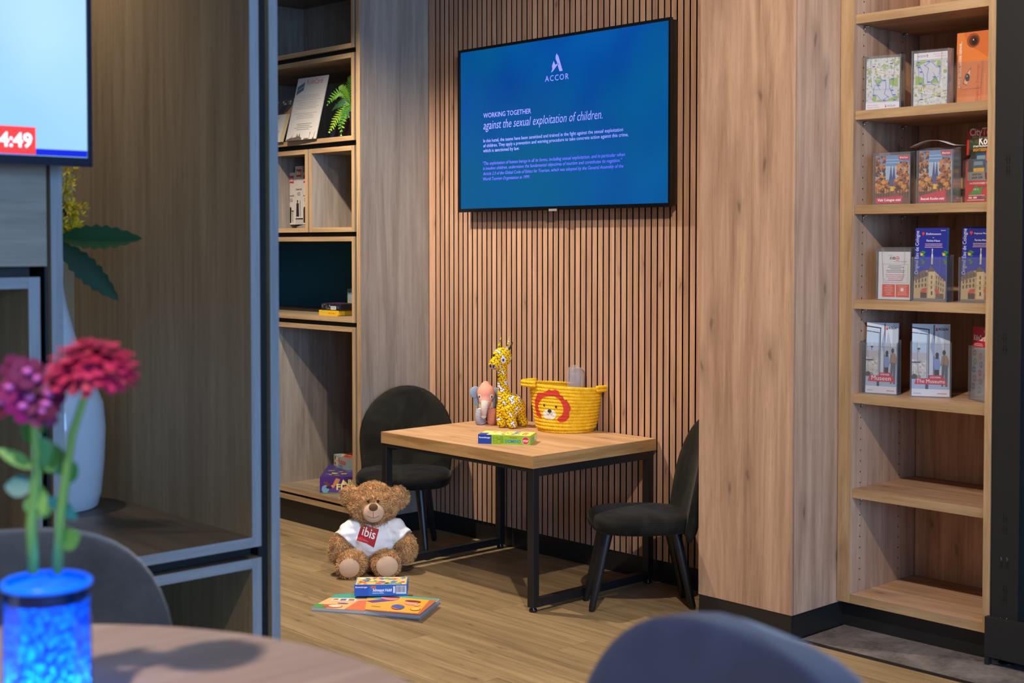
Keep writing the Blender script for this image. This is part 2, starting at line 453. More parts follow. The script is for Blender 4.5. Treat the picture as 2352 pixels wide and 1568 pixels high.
for z in SHZ:
    s = MB().box(XL - 0.003, XR - 0.0005, FY + 0.008, BKY - 0.001, z - SHT, z).build('shelf', M_WX, bc, world=True, bevel=0.0006)
    MB().box(XL - 0.003, XR - 0.0005, FY + 0.0074, FY + 0.008, z - SHT, z).build('edge_band', M_EDGE_X, s, world=True)
    for yy in (FY + 0.05, BKY - 0.09):
        MB().tube([(XL - 0.003, yy, z - SHT - 0.004), (XL + 0.014, yy, z - SHT - 0.004)], 0.0025, 8).tube([(XL + 0.0, yy, z - SHT - 0.003), (XL + 0.0, yy, z - SHT - 0.017)], 0.0025, 8).build('shelf_support', M_CHROME, s, world=True, smooth=True)
zb = 0.079
s = MB().box(XL - 0.003, XR, FY + 0.0006, BKY, zb, zb + 0.026).build('bottom_board', M_WX, bc, world=True)
MB().box(XL - 0.003, XR, FY, FY + 0.0006, zb, zb + 0.026).build('edge_band', M_EDGE_X, s, world=True)
zt = zb + 0.0262
for cx_, cy_ in ((-2.20, 3.475), (-2.20, 3.60), (-1.86, 3.475)):     # yellow connector covers let into the bottom board
    MB().prism([(cx_ + 0.020 * math.cos(a * 0.5236), cy_ + 0.006 * math.sin(a * 0.5236), zt - 0.001) for a in range(12)], (0, 0, 0.0012)).build('connector_cover', mat((196, 150, 70), 0.5), bc, world=True)
# rows of peg holes
hm = MB()
for yy in (FY + 0.05, BKY - 0.09):
    z = 0.14
    while z < 2.2:
        hm.tube([(XL - 0.006, yy, z), (XL - 0.0036, yy, z)], 0.0024, 8); z += 0.032
hm.build('peg_hole', mat((52, 38, 28), 0.9), bc, world=True)['kind'] = 'stuff'
tag(MB().box(-2.297, -1.812, 3.475, 3.485, 0, 0.0785).build('baseboard_right', M_SKIRT), None, None, kind='structure')

# ================================================================== STEEL RACK POST
rk = thing('rack_post', 'black powder-coated steel rack post with punched slots beside the bookcase', 'rack', (-1.76, 3.46, 0))
xa, xb = -1.811, -1.733
BLUEM = mat((36, 35, 34), 0.6, name='post_paint', spec=0.2)
MB().box(xa, xb, 3.442, 3.56, 0.1182, 2.6).build('post', BLUEM, rk, world=True, bevel=0.001)
xc, xd = xa - 0.004, xb + 0.25
MB().box(xc, xd, 3.420, 3.4395, 0.022, 0.130).box(xa, xd, 3.4395, 3.58, 0.022, 0.118).build('base_rail', BLUEM, rk, world=True, bevel=0.0008)
MB().box(xc, xc + 0.012, 3.421, 3.4385, 0.0, 0.0215).build('base_lug', BLUEM, rk, world=True)
fp = oz(2312, 1522, 0)
MB().lathe([(0.0, 0.006), (0.009, 0.006), (0.011, 0.004), (0.021, 0.003), (0.022, 0.0), (0.0, 0.0)], 20, (fp.x, fp.y, 0)).tube([(fp.x, fp.y, 0.004), (fp.x, fp.y, 0.03)], 0.0045, 10).build('levelling_foot', mat((60, 60, 62), 0.35, 0.8), rk, world=True, smooth=True)
MB().box(fp.x - 0.020, fp.x + 0.011, 3.417, 3.4195, 0.024, 0.030).build('foot_bracket', BLUEM, rk, world=True)
DARK = mat((3, 3, 3), 0.9)
for pyc in (366, 392, 777, 803, 1189, 1215, 1354, 1378):              # punched hook slots
    c = oy(2308 if pyc > 700 else 2316, pyc, 3.442)
    h = 0.0125
    for dx in (-0.0033, 0.0033):
        sg = 1 if dx > 0 else -1
        MB().box(c.x + dx - 0.0012, c.x + dx + 0.0012, 3.4414, 3.4424, c.z - h, c.z + h).box(*sorted((c.x + dx, c.x + dx + sg * 0.0045)), 3.4414, 3.4424, c.z - 0.0012, c.z + 0.0012).build('slot', DARK, rk, world=True)
for pxc, pyc in ((2299.5, 1285), (2313, 1286), (2298.5, 1423), (2312.5, 1425)):
    c = oy(pxc, pyc, 3.442)
    MB().ell((c.x, 3.442, c.z), (0.0035, 0.0035, 0.008), 10, 8).build('hook', mat((70, 70, 72), 0.3, 0.7), rk, world=True, smooth=True)
    MB().box(c.x - 0.004, c.x + 0.004, 3.4414, 3.4424, c.z - 0.022, c.z - 0.008).build('slot', DARK, rk, world=True)
z = 0.14
while z < 2.3:
    MB().box(xb - 0.0002, xb + 0.0008, 3.446, 3.4515, z, z + 0.014).build('slot', DARK, rk, world=True); z += 0.0245

# ================================================================== FAR WALL SHELVING (boxes between tall panels)
SY0, SY1, T = 3.121, 3.575, 0.018
def shelf_box(label, x0, x1, z0, z1, back=None, y0=SY0, y1=SY1, side=M_GREY_Z, flat=M_GREY_X, ez=M_EDGE_Z, ex=M_EDGE_X, group='stacked shelf boxes of the wall unit'):
    r = thing('shelf_box', label, 'shelf box', ((x0 + x1) / 2, y0, z0), 0, group)
    e = 0.0008
    for nm, a in (('side_board', (x0, x0 + T)), ('side_board', (x1 - T, x1))):
        s = MB().box(a[0], a[1], y0 + e, y1, z0, z1).build(nm, side, r, world=True)
        MB().box(a[0], a[1], y0, y0 + e, z0, z1).build('edge_band', ez, s, world=True)
    for nm, a in (('top_board', (z1 - T, z1)), ('bottom_board', (z0, z0 + T))):
        s = MB().box(x0 + T + 0.0004, x1 - T - 0.0004, y0 + e, y1, a[0], a[1]).build(nm, flat, r, world=True)
        MB().box(x0 + T + 0.0004, x1 - T - 0.0004, y0, y0 + e, a[0], a[1]).build('edge_band', ex, s, world=True)
    MB().box(x0 + T + 0.0004, x1 - T - 0.0004, y1 - 0.012, y1, z0 + T + 0.0004, z1 - T - 0.0004).build('back_board', back or side, r, world=True)
    return r
BX0, BX1, BXM = -4.815, -4.242, -4.551
BW = -5.24
shelf_box('empty wide shelf box at the very top of the wall unit', BW, BX1, 2.231, 2.56)
shelf_box('wide shelf box directly above the one holding the green fern', BW, BX1, 1.878, 2.211)
shelf_box('wide shelf box holding the card sign and the green fern', BW, BX1, 1.527, 1.859)
shelf_box('small square shelf box holding the white toiletry kits', BX0, BXM - 0.003, 1.178, 1.507)
shelf_box('small empty square shelf box beside the box of toiletry kits', BXM + 0.008, BX1, 1.178, 1.507)
TEAL = mat((24, 92, 106), 0.6, name='teal_board')
shelf_box('wide shelf box with a dark teal back board, holding small game tins', -5.62, BX1, 0.830, 1.160, TEAL)
shelf_box('tall open shelf box with the stacked purple and white game boxes', BX0, BX1, 0.121, 0.812)
pb = thing('plinth', 'low plinth board with black front under the tall shelf box', 'plinth', (-4.53, SY0, 0))
MB().box(BX0, BX1, SY0, SY1, 0.091, 0.110).build('cap_board', [M_EDGE_X], pb, world=True)
MB().box(BX0, -4.2295, SY0 + 0.011, SY0 + 0.02, 0, 0.0905).build('front_board', M_SKIRT, pb, world=True)
# black spacers between the boxes
for i, (a, b) in enumerate(((2.211, 2.231), (1.859, 1.878), (1.507, 1.527), (1.160, 1.178), (0.812, 0.830), (0.110, 0.121))):
    r = thing('spacer', ['black recessed spacer under the uppermost shelf box', 'black recessed spacer on top of the fern shelf box', 'black recessed spacer under the fern shelf box', 'black recessed spacer on top of the teal-backed shelf box',
                         'black recessed spacer under the teal-backed shelf box', 'thin black recessed spacer on the plinth board'][i], 'spacer', (-4.53, SY0 + 0.02, a))
    MB().box(BX0 + 0.002, -4.231, SY0 + 0.016, SY1 - 0.01, a + 0.0003, b - 0.0003).build('spacer_board', M_BLACK, r, world=True)
tp = thing('end_panel', 'tall grey oak end panel between the wall shelving and the slatted wall', 'panel', (-4.22, SY0, 0))
MB().box(-4.229, -4.2055, SY0 + 0.0008, 3.4565, 0.075, 2.6).build('board', M_GREY_Z, tp, world=True)
MB().box(-4.229, -4.2055, SY0, SY0 + 0.0008, 0.075, 2.6).build('edge_band', M_EDGE_Z, tp, world=True)
MB().box(-4.2288, -4.2075, SY0 + 0.0105, 3.4565, 0, 0.0748).build('skirting', M_SKIRT, tp, world=True)
MB().box(-4.240, -4.2292, SY0 + 0.03, SY0 + 0.05, 0.0, 2.6).build('gap_filler', M_BLACK, tp, world=True)

# ================================================================== NEAR SHELVING WITH THE VASE NICHE (runs across, seen from its front on the right)
XF, XB = -2.12, -2.84
M_NE = wood('near_edge', (136, 138, 142), (160, 162, 166), 'z', 0.45, 0, 0.03, 2.0)
M_NEY = wood('near_edge_across', (136, 138, 142), (160, 162, 166), 'y', 0.45, 0, 0.03, 2.0)
M_NIN = wood('near_inner', (140, 116, 84), (172, 147, 112), 'z', 0.5, 0, 0.0)
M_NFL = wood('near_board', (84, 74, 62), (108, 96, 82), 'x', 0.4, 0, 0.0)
def near_panel(label, y0, y1, z0=0.0, z1=2.6):
    r = thing('end_panel', label, 'panel', (XF, (y0 + y1) / 2, 0))
    MB().box(XB, XF - 0.001, y0, y1, z0, z1).build('board', M_NIN, r, world=True)
    MB().box(XF - 0.001, XF, y0, y1, z0, z1).build('edge_band', M_NE, r, world=True)
near_panel('tall grey upright closing the shelving beyond the vase niche', 1.3705, 1.389)
near_panel('tall grey upright between the vase niche and the wall screen', 0.958, 0.9775)
def near_box(label, y0, y1, z0, z1, left=True, bottom=True, top=True):
    r = thing('shelf_box', label, 'shelf box', (XF, (y0 + y1) / 2, z0), 0, 'shelf boxes of the near shelving')
    e = 0.001
    for a in ([(y0, y0 + T)] if left else []) + [(y1 - T - 0.001, y1)]:
        s = MB().box(XB, XF - e, a[0], a[1], z0, z1).build('side_board', M_NIN, r, world=True)
        MB().box(XF - e, XF, a[0], a[1], z0, z1).build('edge_band', M_NE, s, world=True)
    y1b = y1 - T - 0.0013; y0b = y0 + (T + 0.0003 if left else 0)
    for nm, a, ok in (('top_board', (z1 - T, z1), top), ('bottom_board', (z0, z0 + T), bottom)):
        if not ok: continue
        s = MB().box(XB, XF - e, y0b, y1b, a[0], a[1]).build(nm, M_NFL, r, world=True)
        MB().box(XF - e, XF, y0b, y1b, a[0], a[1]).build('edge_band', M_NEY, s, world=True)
    MB().box(XB, XB + 0.012, y0b, y1b, z0 + T, z1 - T).build('back_board', M_NIN, r, world=True)
    return r
near_box('deep shelf niche holding the white vase of yellow flowers', 0.979, 1.349, 0.582, 2.4, left=False)
near_box('open shelf box under the vase niche', 0.979, 1.349, 0.08, 0.5615, left=False)
near_box('tall open shelf box below the closed grey cabinet front', 0.20, 0.939, 0.08, 1.076)
cb = thing('wall_cabinet', 'closed grey cabinet front behind the bright wall screen', 'cabinet', (XF, 0.5, 1.09))
MB().box(XB, XF - 0.019, 0.2, 0.946, 1.094, 2.4).build('carcass', M_NIN, cb, world=True)
MB().box(XF - 0.018, XF, 0.2, 0.9515, 1.093, 2.4).build('door', M_GREY_Y, cb, world=True, bevel=0.001)
for i, (y0, y1, z0, z1) in enumerate(((0.2, 0.935, 1.0762, 1.0928), (0.985, 1.345, 0.5618, 0.5818), (1.3495, 1.370, 0.0, 2.4), (0.9520, 0.9575, 0.0, 2.4))):
    lab = ['dark recessed spacer under the closed grey cabinet', 'dark recessed spacer under the vase niche', 'dark upright shadow gap beside the vase niche', 'dark upright shadow gap beside the tall open shelf box'][i]
    r = thing('spacer', lab, 'spacer', (XF, y0, z0))
    MB().box(XB + 0.02, XF - (0.03 if i < 2 else 0.012), y0 + 0.0004, y1 - 0.0004, z0, z1).build('spacer_board', M_BLACK, r, world=True)  # the upright boards are added, black for the shade in open gaps

# ================================================================== SCREENS
def screen_mat(name, cols, strength, scale=3.0):
    t = NT(name); v = t.coords(False)
    a = t.noise(v, scale, 2, 0.5); b = t.noise(t.mapping(v, (1, 1, 1), (5, 3, 7)), scale * 0.8, 2, 0.5)
    c = t.mix(t.remap(a, 0.3, 0.7), lin(cols[0]), lin(cols[1])); c = t.mix(t.remap(b, 0.42, 0.72), c, lin(cols[2]))
    t.l(c, t.b.inputs['Emission Color']); t.b.inputs['Emission Strength'].default_value = strength
    t.b.inputs['Base Color'].default_value = (0.002, 0.002, 0.004, 1); t.b.inputs['Roughness'].default_value = 0.4; t.b.inputs['Specular IOR Level'].default_value = 0.08
    return t.m
TY = 3.400
tv = thing('television', 'flat wall screen with a blue information page above the play table', 'television', (-3.43, TY, 1.55))
x0, x1, z0, z1 = -3.958, -2.909, 1.251, 1.862
BZ = mat((10, 10, 11), 0.25)
MB().box(x0, x1, TY, TY + 0.012, z0, z0 + 0.013).box(x0, x1, TY, TY + 0.012, z1 - 0.010, z1).box(x0, x0 + 0.009, TY, TY + 0.012, z0 + 0.013, z1 - 0.010).box(x1 - 0.009, x1, TY, TY + 0.012, z0 + 0.013, z1 - 0.010).build('bezel', BZ, tv, world=True)
MB().box(x0 + 0.004, x1 - 0.004, TY + 0.012, TY + 0.040, z0 + 0.004, z1 - 0.004).build('housing', BZ, tv, world=True, bevel=0.004)
MB().box(x0 + 0.3, x1 - 0.3, TY + 0.040, YW - 0.0002, z0 + 0.15, z1 - 0.15).build('wall_bracket', M_BLACK, tv, world=True)
MB().box(x0 + 0.009, x1 - 0.009, TY + 0.003, TY + 0.008, z0 + 0.013, z1 - 0.010).build('screen', screen_mat('screen_blue', ((0, 56, 150), (0, 96, 172), (0, 92, 140)), 1.0, 2.2), tv, world=True)
MB().box(-3.468, -3.428, TY - 0.002, TY, z0 - 0.004, z0 + 0.004).build('badge', mat((150, 150, 152), 0.4, 0.3), tv, world=True)
LAV = mat((138, 136, 255), 0.5, emit=1.0); VIO = mat((92, 84, 246), 0.5, emit=1.0)
inv = TM[tv.name].inverted()
def tvt(s, xl, yl, xr, m=LAV, **kw):
    a = oy(xl, yl, TY + 0.0028); b = oy(xr, yl, TY + 0.0028)
    text(tv, s, inv @ a, (1, 0, 0), (0, 0, 1), abs(b.x - a.x), None, m, **kw)
tvt('ACCOR', 1252, 187.8, 1306, space=1.25, vs=1.0)
tvt('WORKING TOGETHER', 1110.3, 271.2, 1219.7, vs=1.02)
tvt('against the sexual exploitation of children.', 1110.3, 297.6, 1383.6, shear=0.25, vs=1.3, bold=-0.008)
for s, a, b in (('In this hotel, the teams have been sensitised and trained in the fight against the sexual exploitation', 327.3, 1431), ('of children. They apply a prevention and warning procedure to take concrete action against this crime,', 338.5, 1443), ('which is sanctioned by law.', 350, 1192.7)):
    tvt(s, 1110, a, b, vs=1.0)
for s, a, b in (('"The exploitation of human beings in all its forms, including sexual exploitation, and in particular when', 379, 1435.5), ('it involves children, undermines the fundamental objectives of tourism and constitutes its negation."', 390.5, 1428.6), ('Article 2.3 of the Global Code of Ethics for Tourism, which was adopted by the General Assembly of the', 402.5, 1431.6), ('World Tourism Organisation in 1999.', 414.5, 1216.7)):
    tvt(s, 1109.5, a, b, VIO, shear=0.22)
lg = MB()
for pts in ([(829, 309), (843, 330), (875, 442), (851, 445), (838, 402), (849, 384), (836, 385), (822, 352), (822, 332)], [(807, 367), (819, 396), (834, 388), (847, 380), (815, 425), (800, 446), (785, 455), (797, 430), (794, 404)]):
    q = [oy(1030 + a / 3.337, 30 + b / 3.337, TY + 0.0029) for a, b in pts]
    lg.prism(q, (0, 0.0002, 0))
lg.build('logo', LAV, tv, world=True)

TX = -2.03
tv2 = thing('television', 'bright wall screen showing a red clock box, hung before the grey cabinet', 'television', (TX, 0.45, 1.55))
yb, zb2 = 0.984, 1.249
MB().box(TX - 0.035, TX - 0.004, -0.13, yb - 0.004, zb2 + 0.006, 1.86).build('housing', BZ, tv2, world=True, bevel=0.004)
NAVY = mat((8, 26, 50), 0.25)
MB().box(TX - 0.004, TX + 0.006, -0.14, yb, zb2, zb2 + 0.014).box(TX - 0.004, TX + 0.006, yb - 0.007, yb, zb2 + 0.014, 1.868).box(TX - 0.004, TX + 0.006, -0.14, yb, 1.868, 1.876).box(TX - 0.004, TX + 0.006, -0.14, -0.133, zb2 + 0.014, 1.868).build('bezel', NAVY, tv2, world=True)
MB().box(TX - 0.09, TX - 0.036, 0.3, 0.6, 1.4, 1.7).build('wall_bracket', M_BLACK, tv2, world=True)
MB().box(TX - 0.003, TX + 0.002, -0.133, yb - 0.007, zb2 + 0.014, 1.868).build('screen', screen_mat('screen_bright', ((150, 206, 255), (206, 240, 255), (150, 190, 255)), 1.12, 2.0), tv2, world=True)
def tp2(y_, z_, k): return (TX + 0.0022 + 0.0003 * k, y_, z_)
MB().prism([tp2(-0.13, 1.2640, 1), tp2(yb - 0.0075, 1.2640, 1), tp2(yb - 0.0075, 1.2740, 1), tp2(-0.13, 1.2720, 1)], (0.0002, 0, 0)).build('ticker_band', mat((4, 22, 180), 0.4, emit=0.9), tv2, world=True)
MB().box(TX + 0.0028, TX + 0.0031, 0.62, 0.8935, 1.2650, 1.306).build('clock_box', mat((255, 54, 46), 0.4, emit=1.0), tv2, world=True)
text(tv2, '14:49', TM[tv2.name].inverted() @ Vector((TX + 0.0036, 0.888, 1.2755)), (0, 1, 0), (0, 0, 1), None, 0.0215, mat((255, 250, 255), 0.4, emit=1.1), align='R', bold=0.03)
# ================================================================== PLAY TABLE
TZ = 0.483
tx0, tx1, ty0, ty1 = -3.768, -3.009, 2.882, 3.452
pt = thing('play_table', 'low oak-topped play table on a black steel frame', 'table', ((tx0 + tx1) / 2, (ty0 + ty1) / 2, 0))
TT = 0.0385
s = MB().box(tx0 + 0.001, tx1 - 0.001, ty0 + 0.001, ty1 - 0.001, TZ - TT, TZ).build('tabletop', M_TABLE, pt, world=True)
MB().box(tx0, tx1, ty0, ty0 + 0.001, TZ - TT, TZ - 0.0005).build('edge_band', M_TEDGE_X, s, world=True)
MB().box(tx0, tx1, ty1 - 0.001, ty1, TZ - TT, TZ - 0.0005).build('edge_band', M_TEDGE_X, s, world=True)
MB().box(tx1 - 0.001, tx1, ty0 + 0.001, ty1 - 0.001, TZ - TT, TZ - 0.0005).build('edge_band', M_TEDGE_Y, s, world=True)
MB().box(tx0, tx0 + 0.001, ty0 + 0.001, ty1 - 0.001, TZ - TT, TZ - 0.0005).build('edge_band', M_TEDGE_Y, s, world=True)
L, z0, z1 = 0.026, 0.014, TZ - TT
for sx in (0, 1):
    xa_ = tx1 - 0.001 - L if sx else tx0 + 0.001
    xb_ = xa_ + L
    for sy in (0, 1):
        ya = ty1 - 0.012 - L if sy else ty0 + 0.002
        MB().box(xa_, xb_, ya, ya + L, z0, z1).build('leg', M_METAL, pt, world=True, bevel=0.0012)
        c = ((xa_ + xb_) / 2, ya + L / 2, 0)
        f = MB().lathe([(0, 0), (0.0115, 0), (0.0128, 0.002), (0.0128, 0.0075), (0.0112, 0.0095), (0, 0.0095)], 18, c).build('foot', mat((14, 14, 16), 0.3), pt, world=True, smooth=True, angle=40)
        MB().tube([(c[0], c[1], 0.009), (c[0], c[1], 0.0145)], 0.0045, 10).build('foot_stem', M_CHROME, f, world=True, smooth=True, angle=40)
    MB().box(xa_, xb_, ty0 + 0.0285, ty1 - 0.0385, z0, z0 + L).build('bottom_rail', M_METAL, pt, world=True, bevel=0.001)
    MB().box(xa_, xb_, ty0 + 0.0285, ty1 - 0.0385, z1 - L, z1 - 0.0003).build('top_rail', M_METAL, pt, world=True, bevel=0.001)
for ya in (ty0 + 0.002, ty1 - 0.012 - L):
    MB().box(tx0 + 0.0275, tx1 - 0.0275, ya, ya + L, z1 - 0.0125, z1 - 0.0003).build('cross_rail', M_METAL, pt, world=True, bevel=0.001)

# ================================================================== CHAIRS
def shell(W, z0, zc, z1, y0, curve, tilt, th, nu=20, nv=16, base_narrow=0.0, pw=2.0):
    """arched, curved, padded panel: straight from z0 to zc, rounded up to z1; front is -y"""
    mb = MB(); rows = []
    for j in range(nv + 1):
        t_ = j / nv
        if t_ < 0.45:
            z = z0 + (zc - z0) * t_ / 0.45; hw = W * (1 - base_narrow * (1 - t_ / 0.45) ** 1.5); top = 0
        else:
            a = (t_ - 0.45) / 0.55 * math.pi / 2
            z = zc + (z1 - zc) * math.sin(a) ** (2.0 / pw) if pw != 2.0 else zc + (z1 - zc) * math.sin(a)
            hw = W * max(math.cos(a), 0.0) ** (2.0 / pw); top = (t_ - 0.45) / 0.55
        rows.append((z, hw, top))
    def lay(sgn):
        vs = []
        for z, hw, top in rows:
            for i in range(nu + 1):
                u = -1 + 2 * i / nu
                x = hw * math.sin(u * math.pi / 2); e = max(1 - abs(u) ** 5, 0) ** 0.5 * max(1 - top ** 6, 0) ** 0.5
                e *= min(1.0, 0.35 + (z - z0) / (0.12 * (z1 - z0)))
                y = y0 - curve * x * x + tilt * (z - z0) + sgn * th / 2 * (0.12 + 0.88 * e)
                vs.append((x, y, z))
        return vs
    f, b = lay(-1), lay(1); n = nu + 1; m = nv + 1
    fs = [(j * n + i, j * n + i + 1, (j + 1) * n + i + 1, (j + 1) * n + i) for j in range(nv) for i in range(nu)]
    o = len(f); fs2 = [tuple(o + k for k in reversed(q)) for q in fs]
    rim = [j * n for j in range(m)] + [(m - 1) * n + i for i in range(1, n)] + [j * n + nu for j in reversed(range(m - 1))] + [i for i in reversed(range(1, nu))]
    side = [(rim[k], rim[(k + 1) % len(rim)], o + rim[(k + 1) % len(rim)], o + rim[k]) for k in range(len(rim))]
    return mb.add(f + b, fs + fs2 + side)
def cushion(a, b, z0, z1, n=40, ex=2.8, yo=0.0):
    mb = MB(); rings = []
    prof = [(0.0, 0.0), (0.80, 0.0), (0.93, 0.08), (0.985, 0.25), (1.0, 0.5), (0.985, 0.74), (0.93, 0.90), (0.82, 0.975), (0.5, 1.03), (0.0, 1.05)]
    vs = []
    for s_, h in prof:
        for k in range(n):
            t_ = 2 * math.pi * k / n; c, d = math.cos(t_), math.sin(t_)
            vs.append((a * s_ * math.copysign(abs(c) ** (2 / ex), c), yo + b * s_ * math.copysign(abs(d) ** (2 / ex), d), z0 + (z1 - z0) * h))
    fs = [(i * n + k, i * n + (k + 1) % n, (i + 1) * n + (k + 1) % n, (i + 1) * n + k) for i in range(len(prof) - 1) for k in range(n)]
    return mb.add(vs, fs)
t = NT('black_velvet'); v = t.coords()
a = t.noise(v, 9, 3, 0.6, 0.8); b = t.noise(v, 500, 2, 0.5)
t.l(t.mix(t.remap(a, 0.35, 0.7), lin((14, 13, 10)), lin((36, 34, 26))), t.b.inputs['Base Color'])
t.b.inputs['Roughness'].default_value = 0.75; t.b.inputs['Sheen Weight'].default_value = 0.07; t.b.inputs['Sheen Roughness'].default_value = 0.35
t.b.inputs['Specular IOR Level'].default_value = 0.15
t.bump(b, 0.25, 0.0004)
M_VELVET = t.m
M_LEG = mat((20, 21, 23), 0.38, name='black_leg')
def kid_chair(label, loc, rz, front_w=0.090, rear_w=0.105, sw=0.176, bw=0.178):
    r = thing('childrens_chair', label, 'chair', loc, rz, 'black velvet chairs at the play table')
    cushion(sw, 0.158, 0.243, 0.300).build('seat', M_VELVET, r, smooth=True)
    shell(bw, 0.222, 0.40, 0.588, 0.150, 1.1, 0.20, 0.042, base_narrow=0.10).build('backrest', M_VELVET, r, smooth=True)
    for sx in (-1, 1):
        for sy, wdt in ((-1, front_w), (1, rear_w)):
            top = Vector((sx * wdt * 0.72, sy * 0.105, 0.243)); bot = Vector((sx * wdt, sy * 0.158, 0.004))
            lg_ = MB().tube([bot, bot + (top - bot) * 0.03, top], [0.0085, 0.0105, 0.0175], 16).build('leg', M_LEG, r, smooth=True, angle=50)
            MB().tube([bot - Vector((0, 0, 0.004)), bot + (top - bot) * 0.022], [0.0075, 0.009], 12).build('foot_cap', mat((8, 8, 8), 0.6), lg_, smooth=True, angle=50)
    return r
def face(dx, dy): return math.atan2(dx, -dy)          # rotation that turns local -y to (dx, dy)
kid_chair('black velvet childrens chair standing before the tall end panel, beyond the teddy bear', (-3.965, 3.138, 0), face(0.74, -0.67))
kid_chair('black velvet childrens chair pushed into the corner beside the oak pillar', (-2.856, 3.194, 0), face(-0.61, -0.79), 0.064, 0.070, 0.158, 0.150)

# ================================================================== GAME BOXES AND BOOKS
def face_frames(w, d, h):
    return {'front': ((-w / 2, -d / 2, 0), (1, 0, 0), (0, 0, 1), w, h), 'top': ((-w / 2, -d / 2, h), (1, 0, 0), (0, 1, 0), w, d),
            'right': ((w / 2, -d / 2, 0), (0, 1, 0), (0, 0, 1), d, h), 'left': ((-w / 2, d / 2, 0), (0, -1, 0), (0, 0, 1), d, h)}
def card_box(name, label, cat, loc, rz, w, d, h, col, faces, group=None, lid=0.0, bevel=0.0008):
    r = thing(name, label, cat, loc, rz, group)
    MB().box(-w / 2, w / 2, -d / 2, d / 2, 0, h).build('carton', mat(col, 0.45), r, bevel=bevel)
    fr = face_frames(w, d, h)
    for k, fn in faces.items():
        p = Print(r, *fr[k], name=k + '_print'); fn(p); p.build()
    return r
def base_at(pl, pr, z):
    """front bottom edge from two pixels on height z -> (mid point, yaw, length)"""
    a, b = oz(*pl, z), oz(*pr, z); d = b - a
    return a, b, math.atan2(d.y, d.x), d.length
def put_box(pl, pr, z, depth):
    a, b, yaw, ln = base_at(pl, pr, z)
    m = (a + b) / 2 + Vector((-math.sin(yaw), math.cos(yaw), 0)) * depth / 2
    return (m.x, m.y, z), yaw, ln
def domino_front(p):
    p.rect(0, 0, 1, 1, (150, 190, 40)); p.rect(0, 0, 0.26, 1, (26, 66, 160)); p.text('Ravensburger', 0.02, 0.62, width=0.22, bold=0.02)
    for u in (0.30, 0.365, 0.435): p.line(u, 0.1, u, 0.9, 0.0006, (30, 50, 20))
    p.line(0.30, 0.1, 0.435, 0.1, 0.0006, (30, 50, 20)); p.line(0.30, 0.68, 0.435, 0.68, 0.0006, (30, 50, 20))
    p.text('4-8', 0.377, 0.46, width=0.045, c=(20, 30, 20)); p.text('2-4', 0.315, 0.3, width=0.035, c=(20, 30, 20)); p.text('CE', 0.45, 0.75, width=0.03, c=(20, 30, 20))
    p.lines(0.445, 0.505, 0.62, 5, 0.11, 0.03, (60, 90, 30), 3)
    p.text('Verrückte', 0.60, 0.70, width=0.15, c=(206, 60, 40), bold=0.03, vs=0.9)
    p.text('DOMINO', 0.522, 0.20, width=0.30, c=(30, 140, 180), bold=0.06, vs=1.15)
    p.disc(0.913, 0.48, 0.071, 0.44, (235, 235, 235), 8, math.pi / 8); p.disc(0.913, 0.48, 0.066, 0.41, (214, 52, 46), 8, math.pi / 8); p.text('STOP', 0.913, 0.33, width=0.10, c=(250, 250, 250), align='C', bold=0.02, vs=1.3)
def domino_top(p):
    p.rect(0, 0, 1, 1, (222, 214, 60)); p.rect(0.02, 0.03, 0.98, 0.97, (246, 232, 120)); p.rect(0, 0.0, 0.16, 0.45, (26, 66, 160))
    p.speck(0.2, 0.1, 0.75, 0.9, 30, 0.007, [(206, 70, 50), (240, 240, 235), (110, 80, 60), (230, 190, 120)], 4)
    p.text('DOMINO', 0.70, 0.15, width=0.5, c=(60, 150, 190), bold=0.05, r=(0, 1, 0), up=(-1, 0, 0)); p.text('STOP', 0.90, 0.2, width=0.3, c=(206, 70, 50), bold=0.04, r=(0, 1, 0), up=(-1, 0, 0))
loc, yaw, ln = put_box((1097.6, 1018.6), (1217.3, 1022.7), TZ, 0.10)
card_box('game_box', 'small green and blue game box lying flat on the play table', 'game box', loc, yaw, ln, 0.095, 0.030, (150, 190, 40), {'front': domino_front, 'top': domino_top,
         'right': lambda p: (p.rect(0, 0, 1, 1, (168, 200, 60)), p.rect(0.72, 0.25, 0.92, 0.8, (225, 228, 230)), p.rect(0.2, 0.3, 0.6, 0.7, (120, 170, 150)))})
def hubi_front(p):
    p.rect(0, 0, 1, 1, (32, 110, 205)); p.rect(0, 0, 0.27, 1, (20, 92, 200)); p.text('Ravensburger', 0.02, 0.72, width=0.23, bold=0.02)
    p.text('Schnappt Hubi!', 0.35, 0.40, width=0.36, bold=0.04, vs=1.3); p.rect(0.31, 0.66, 0.41, 0.88, (214, 100, 90)); p.lines(0.34, 0.70, 0.22, 1, 0.1, 0.07, (180, 205, 240))
    p.rect(0.735, 0.25, 0.775, 0.85, (225, 230, 236)); p.rect(0.79, 0.18, 0.985, 0.90, (226, 230, 236))
    rr = random.Random(5); u = 0.80
    while u < 0.97:
        wd = rr.choice((0.004, 0.007, 0.010)); p.rect(u, 0.32, u + wd, 0.86, (60, 90, 140)); p.k -= 1; u += wd + rr.choice((0.005, 0.008))
def hubi_top(p):
    p.rect(0, 0, 1, 1, (60, 130, 200)); p.rect(0.02, 0.02, 0.98, 0.98, (236, 200, 120)); p.speck(0.05, 0.05, 0.95, 0.95, 60, 0.012, [(214, 90, 60), (90, 140, 190), (240, 225, 190), (120, 170, 80)], 9)
a, b, yaw, ln = base_at((814, 1369), (935, 1368), 0.021)
def hubi_left(p):
    p.rect(0, 0, 1, 1, (28, 100, 190)); p.text('Ravensburger', 0.05, 0.72, width=0.5); p.rect(0.0, 0.62, 0.16, 1, (214, 90, 60)); p.text('Hubi', 0.1, 0.35, width=0.45, bold=0.03)
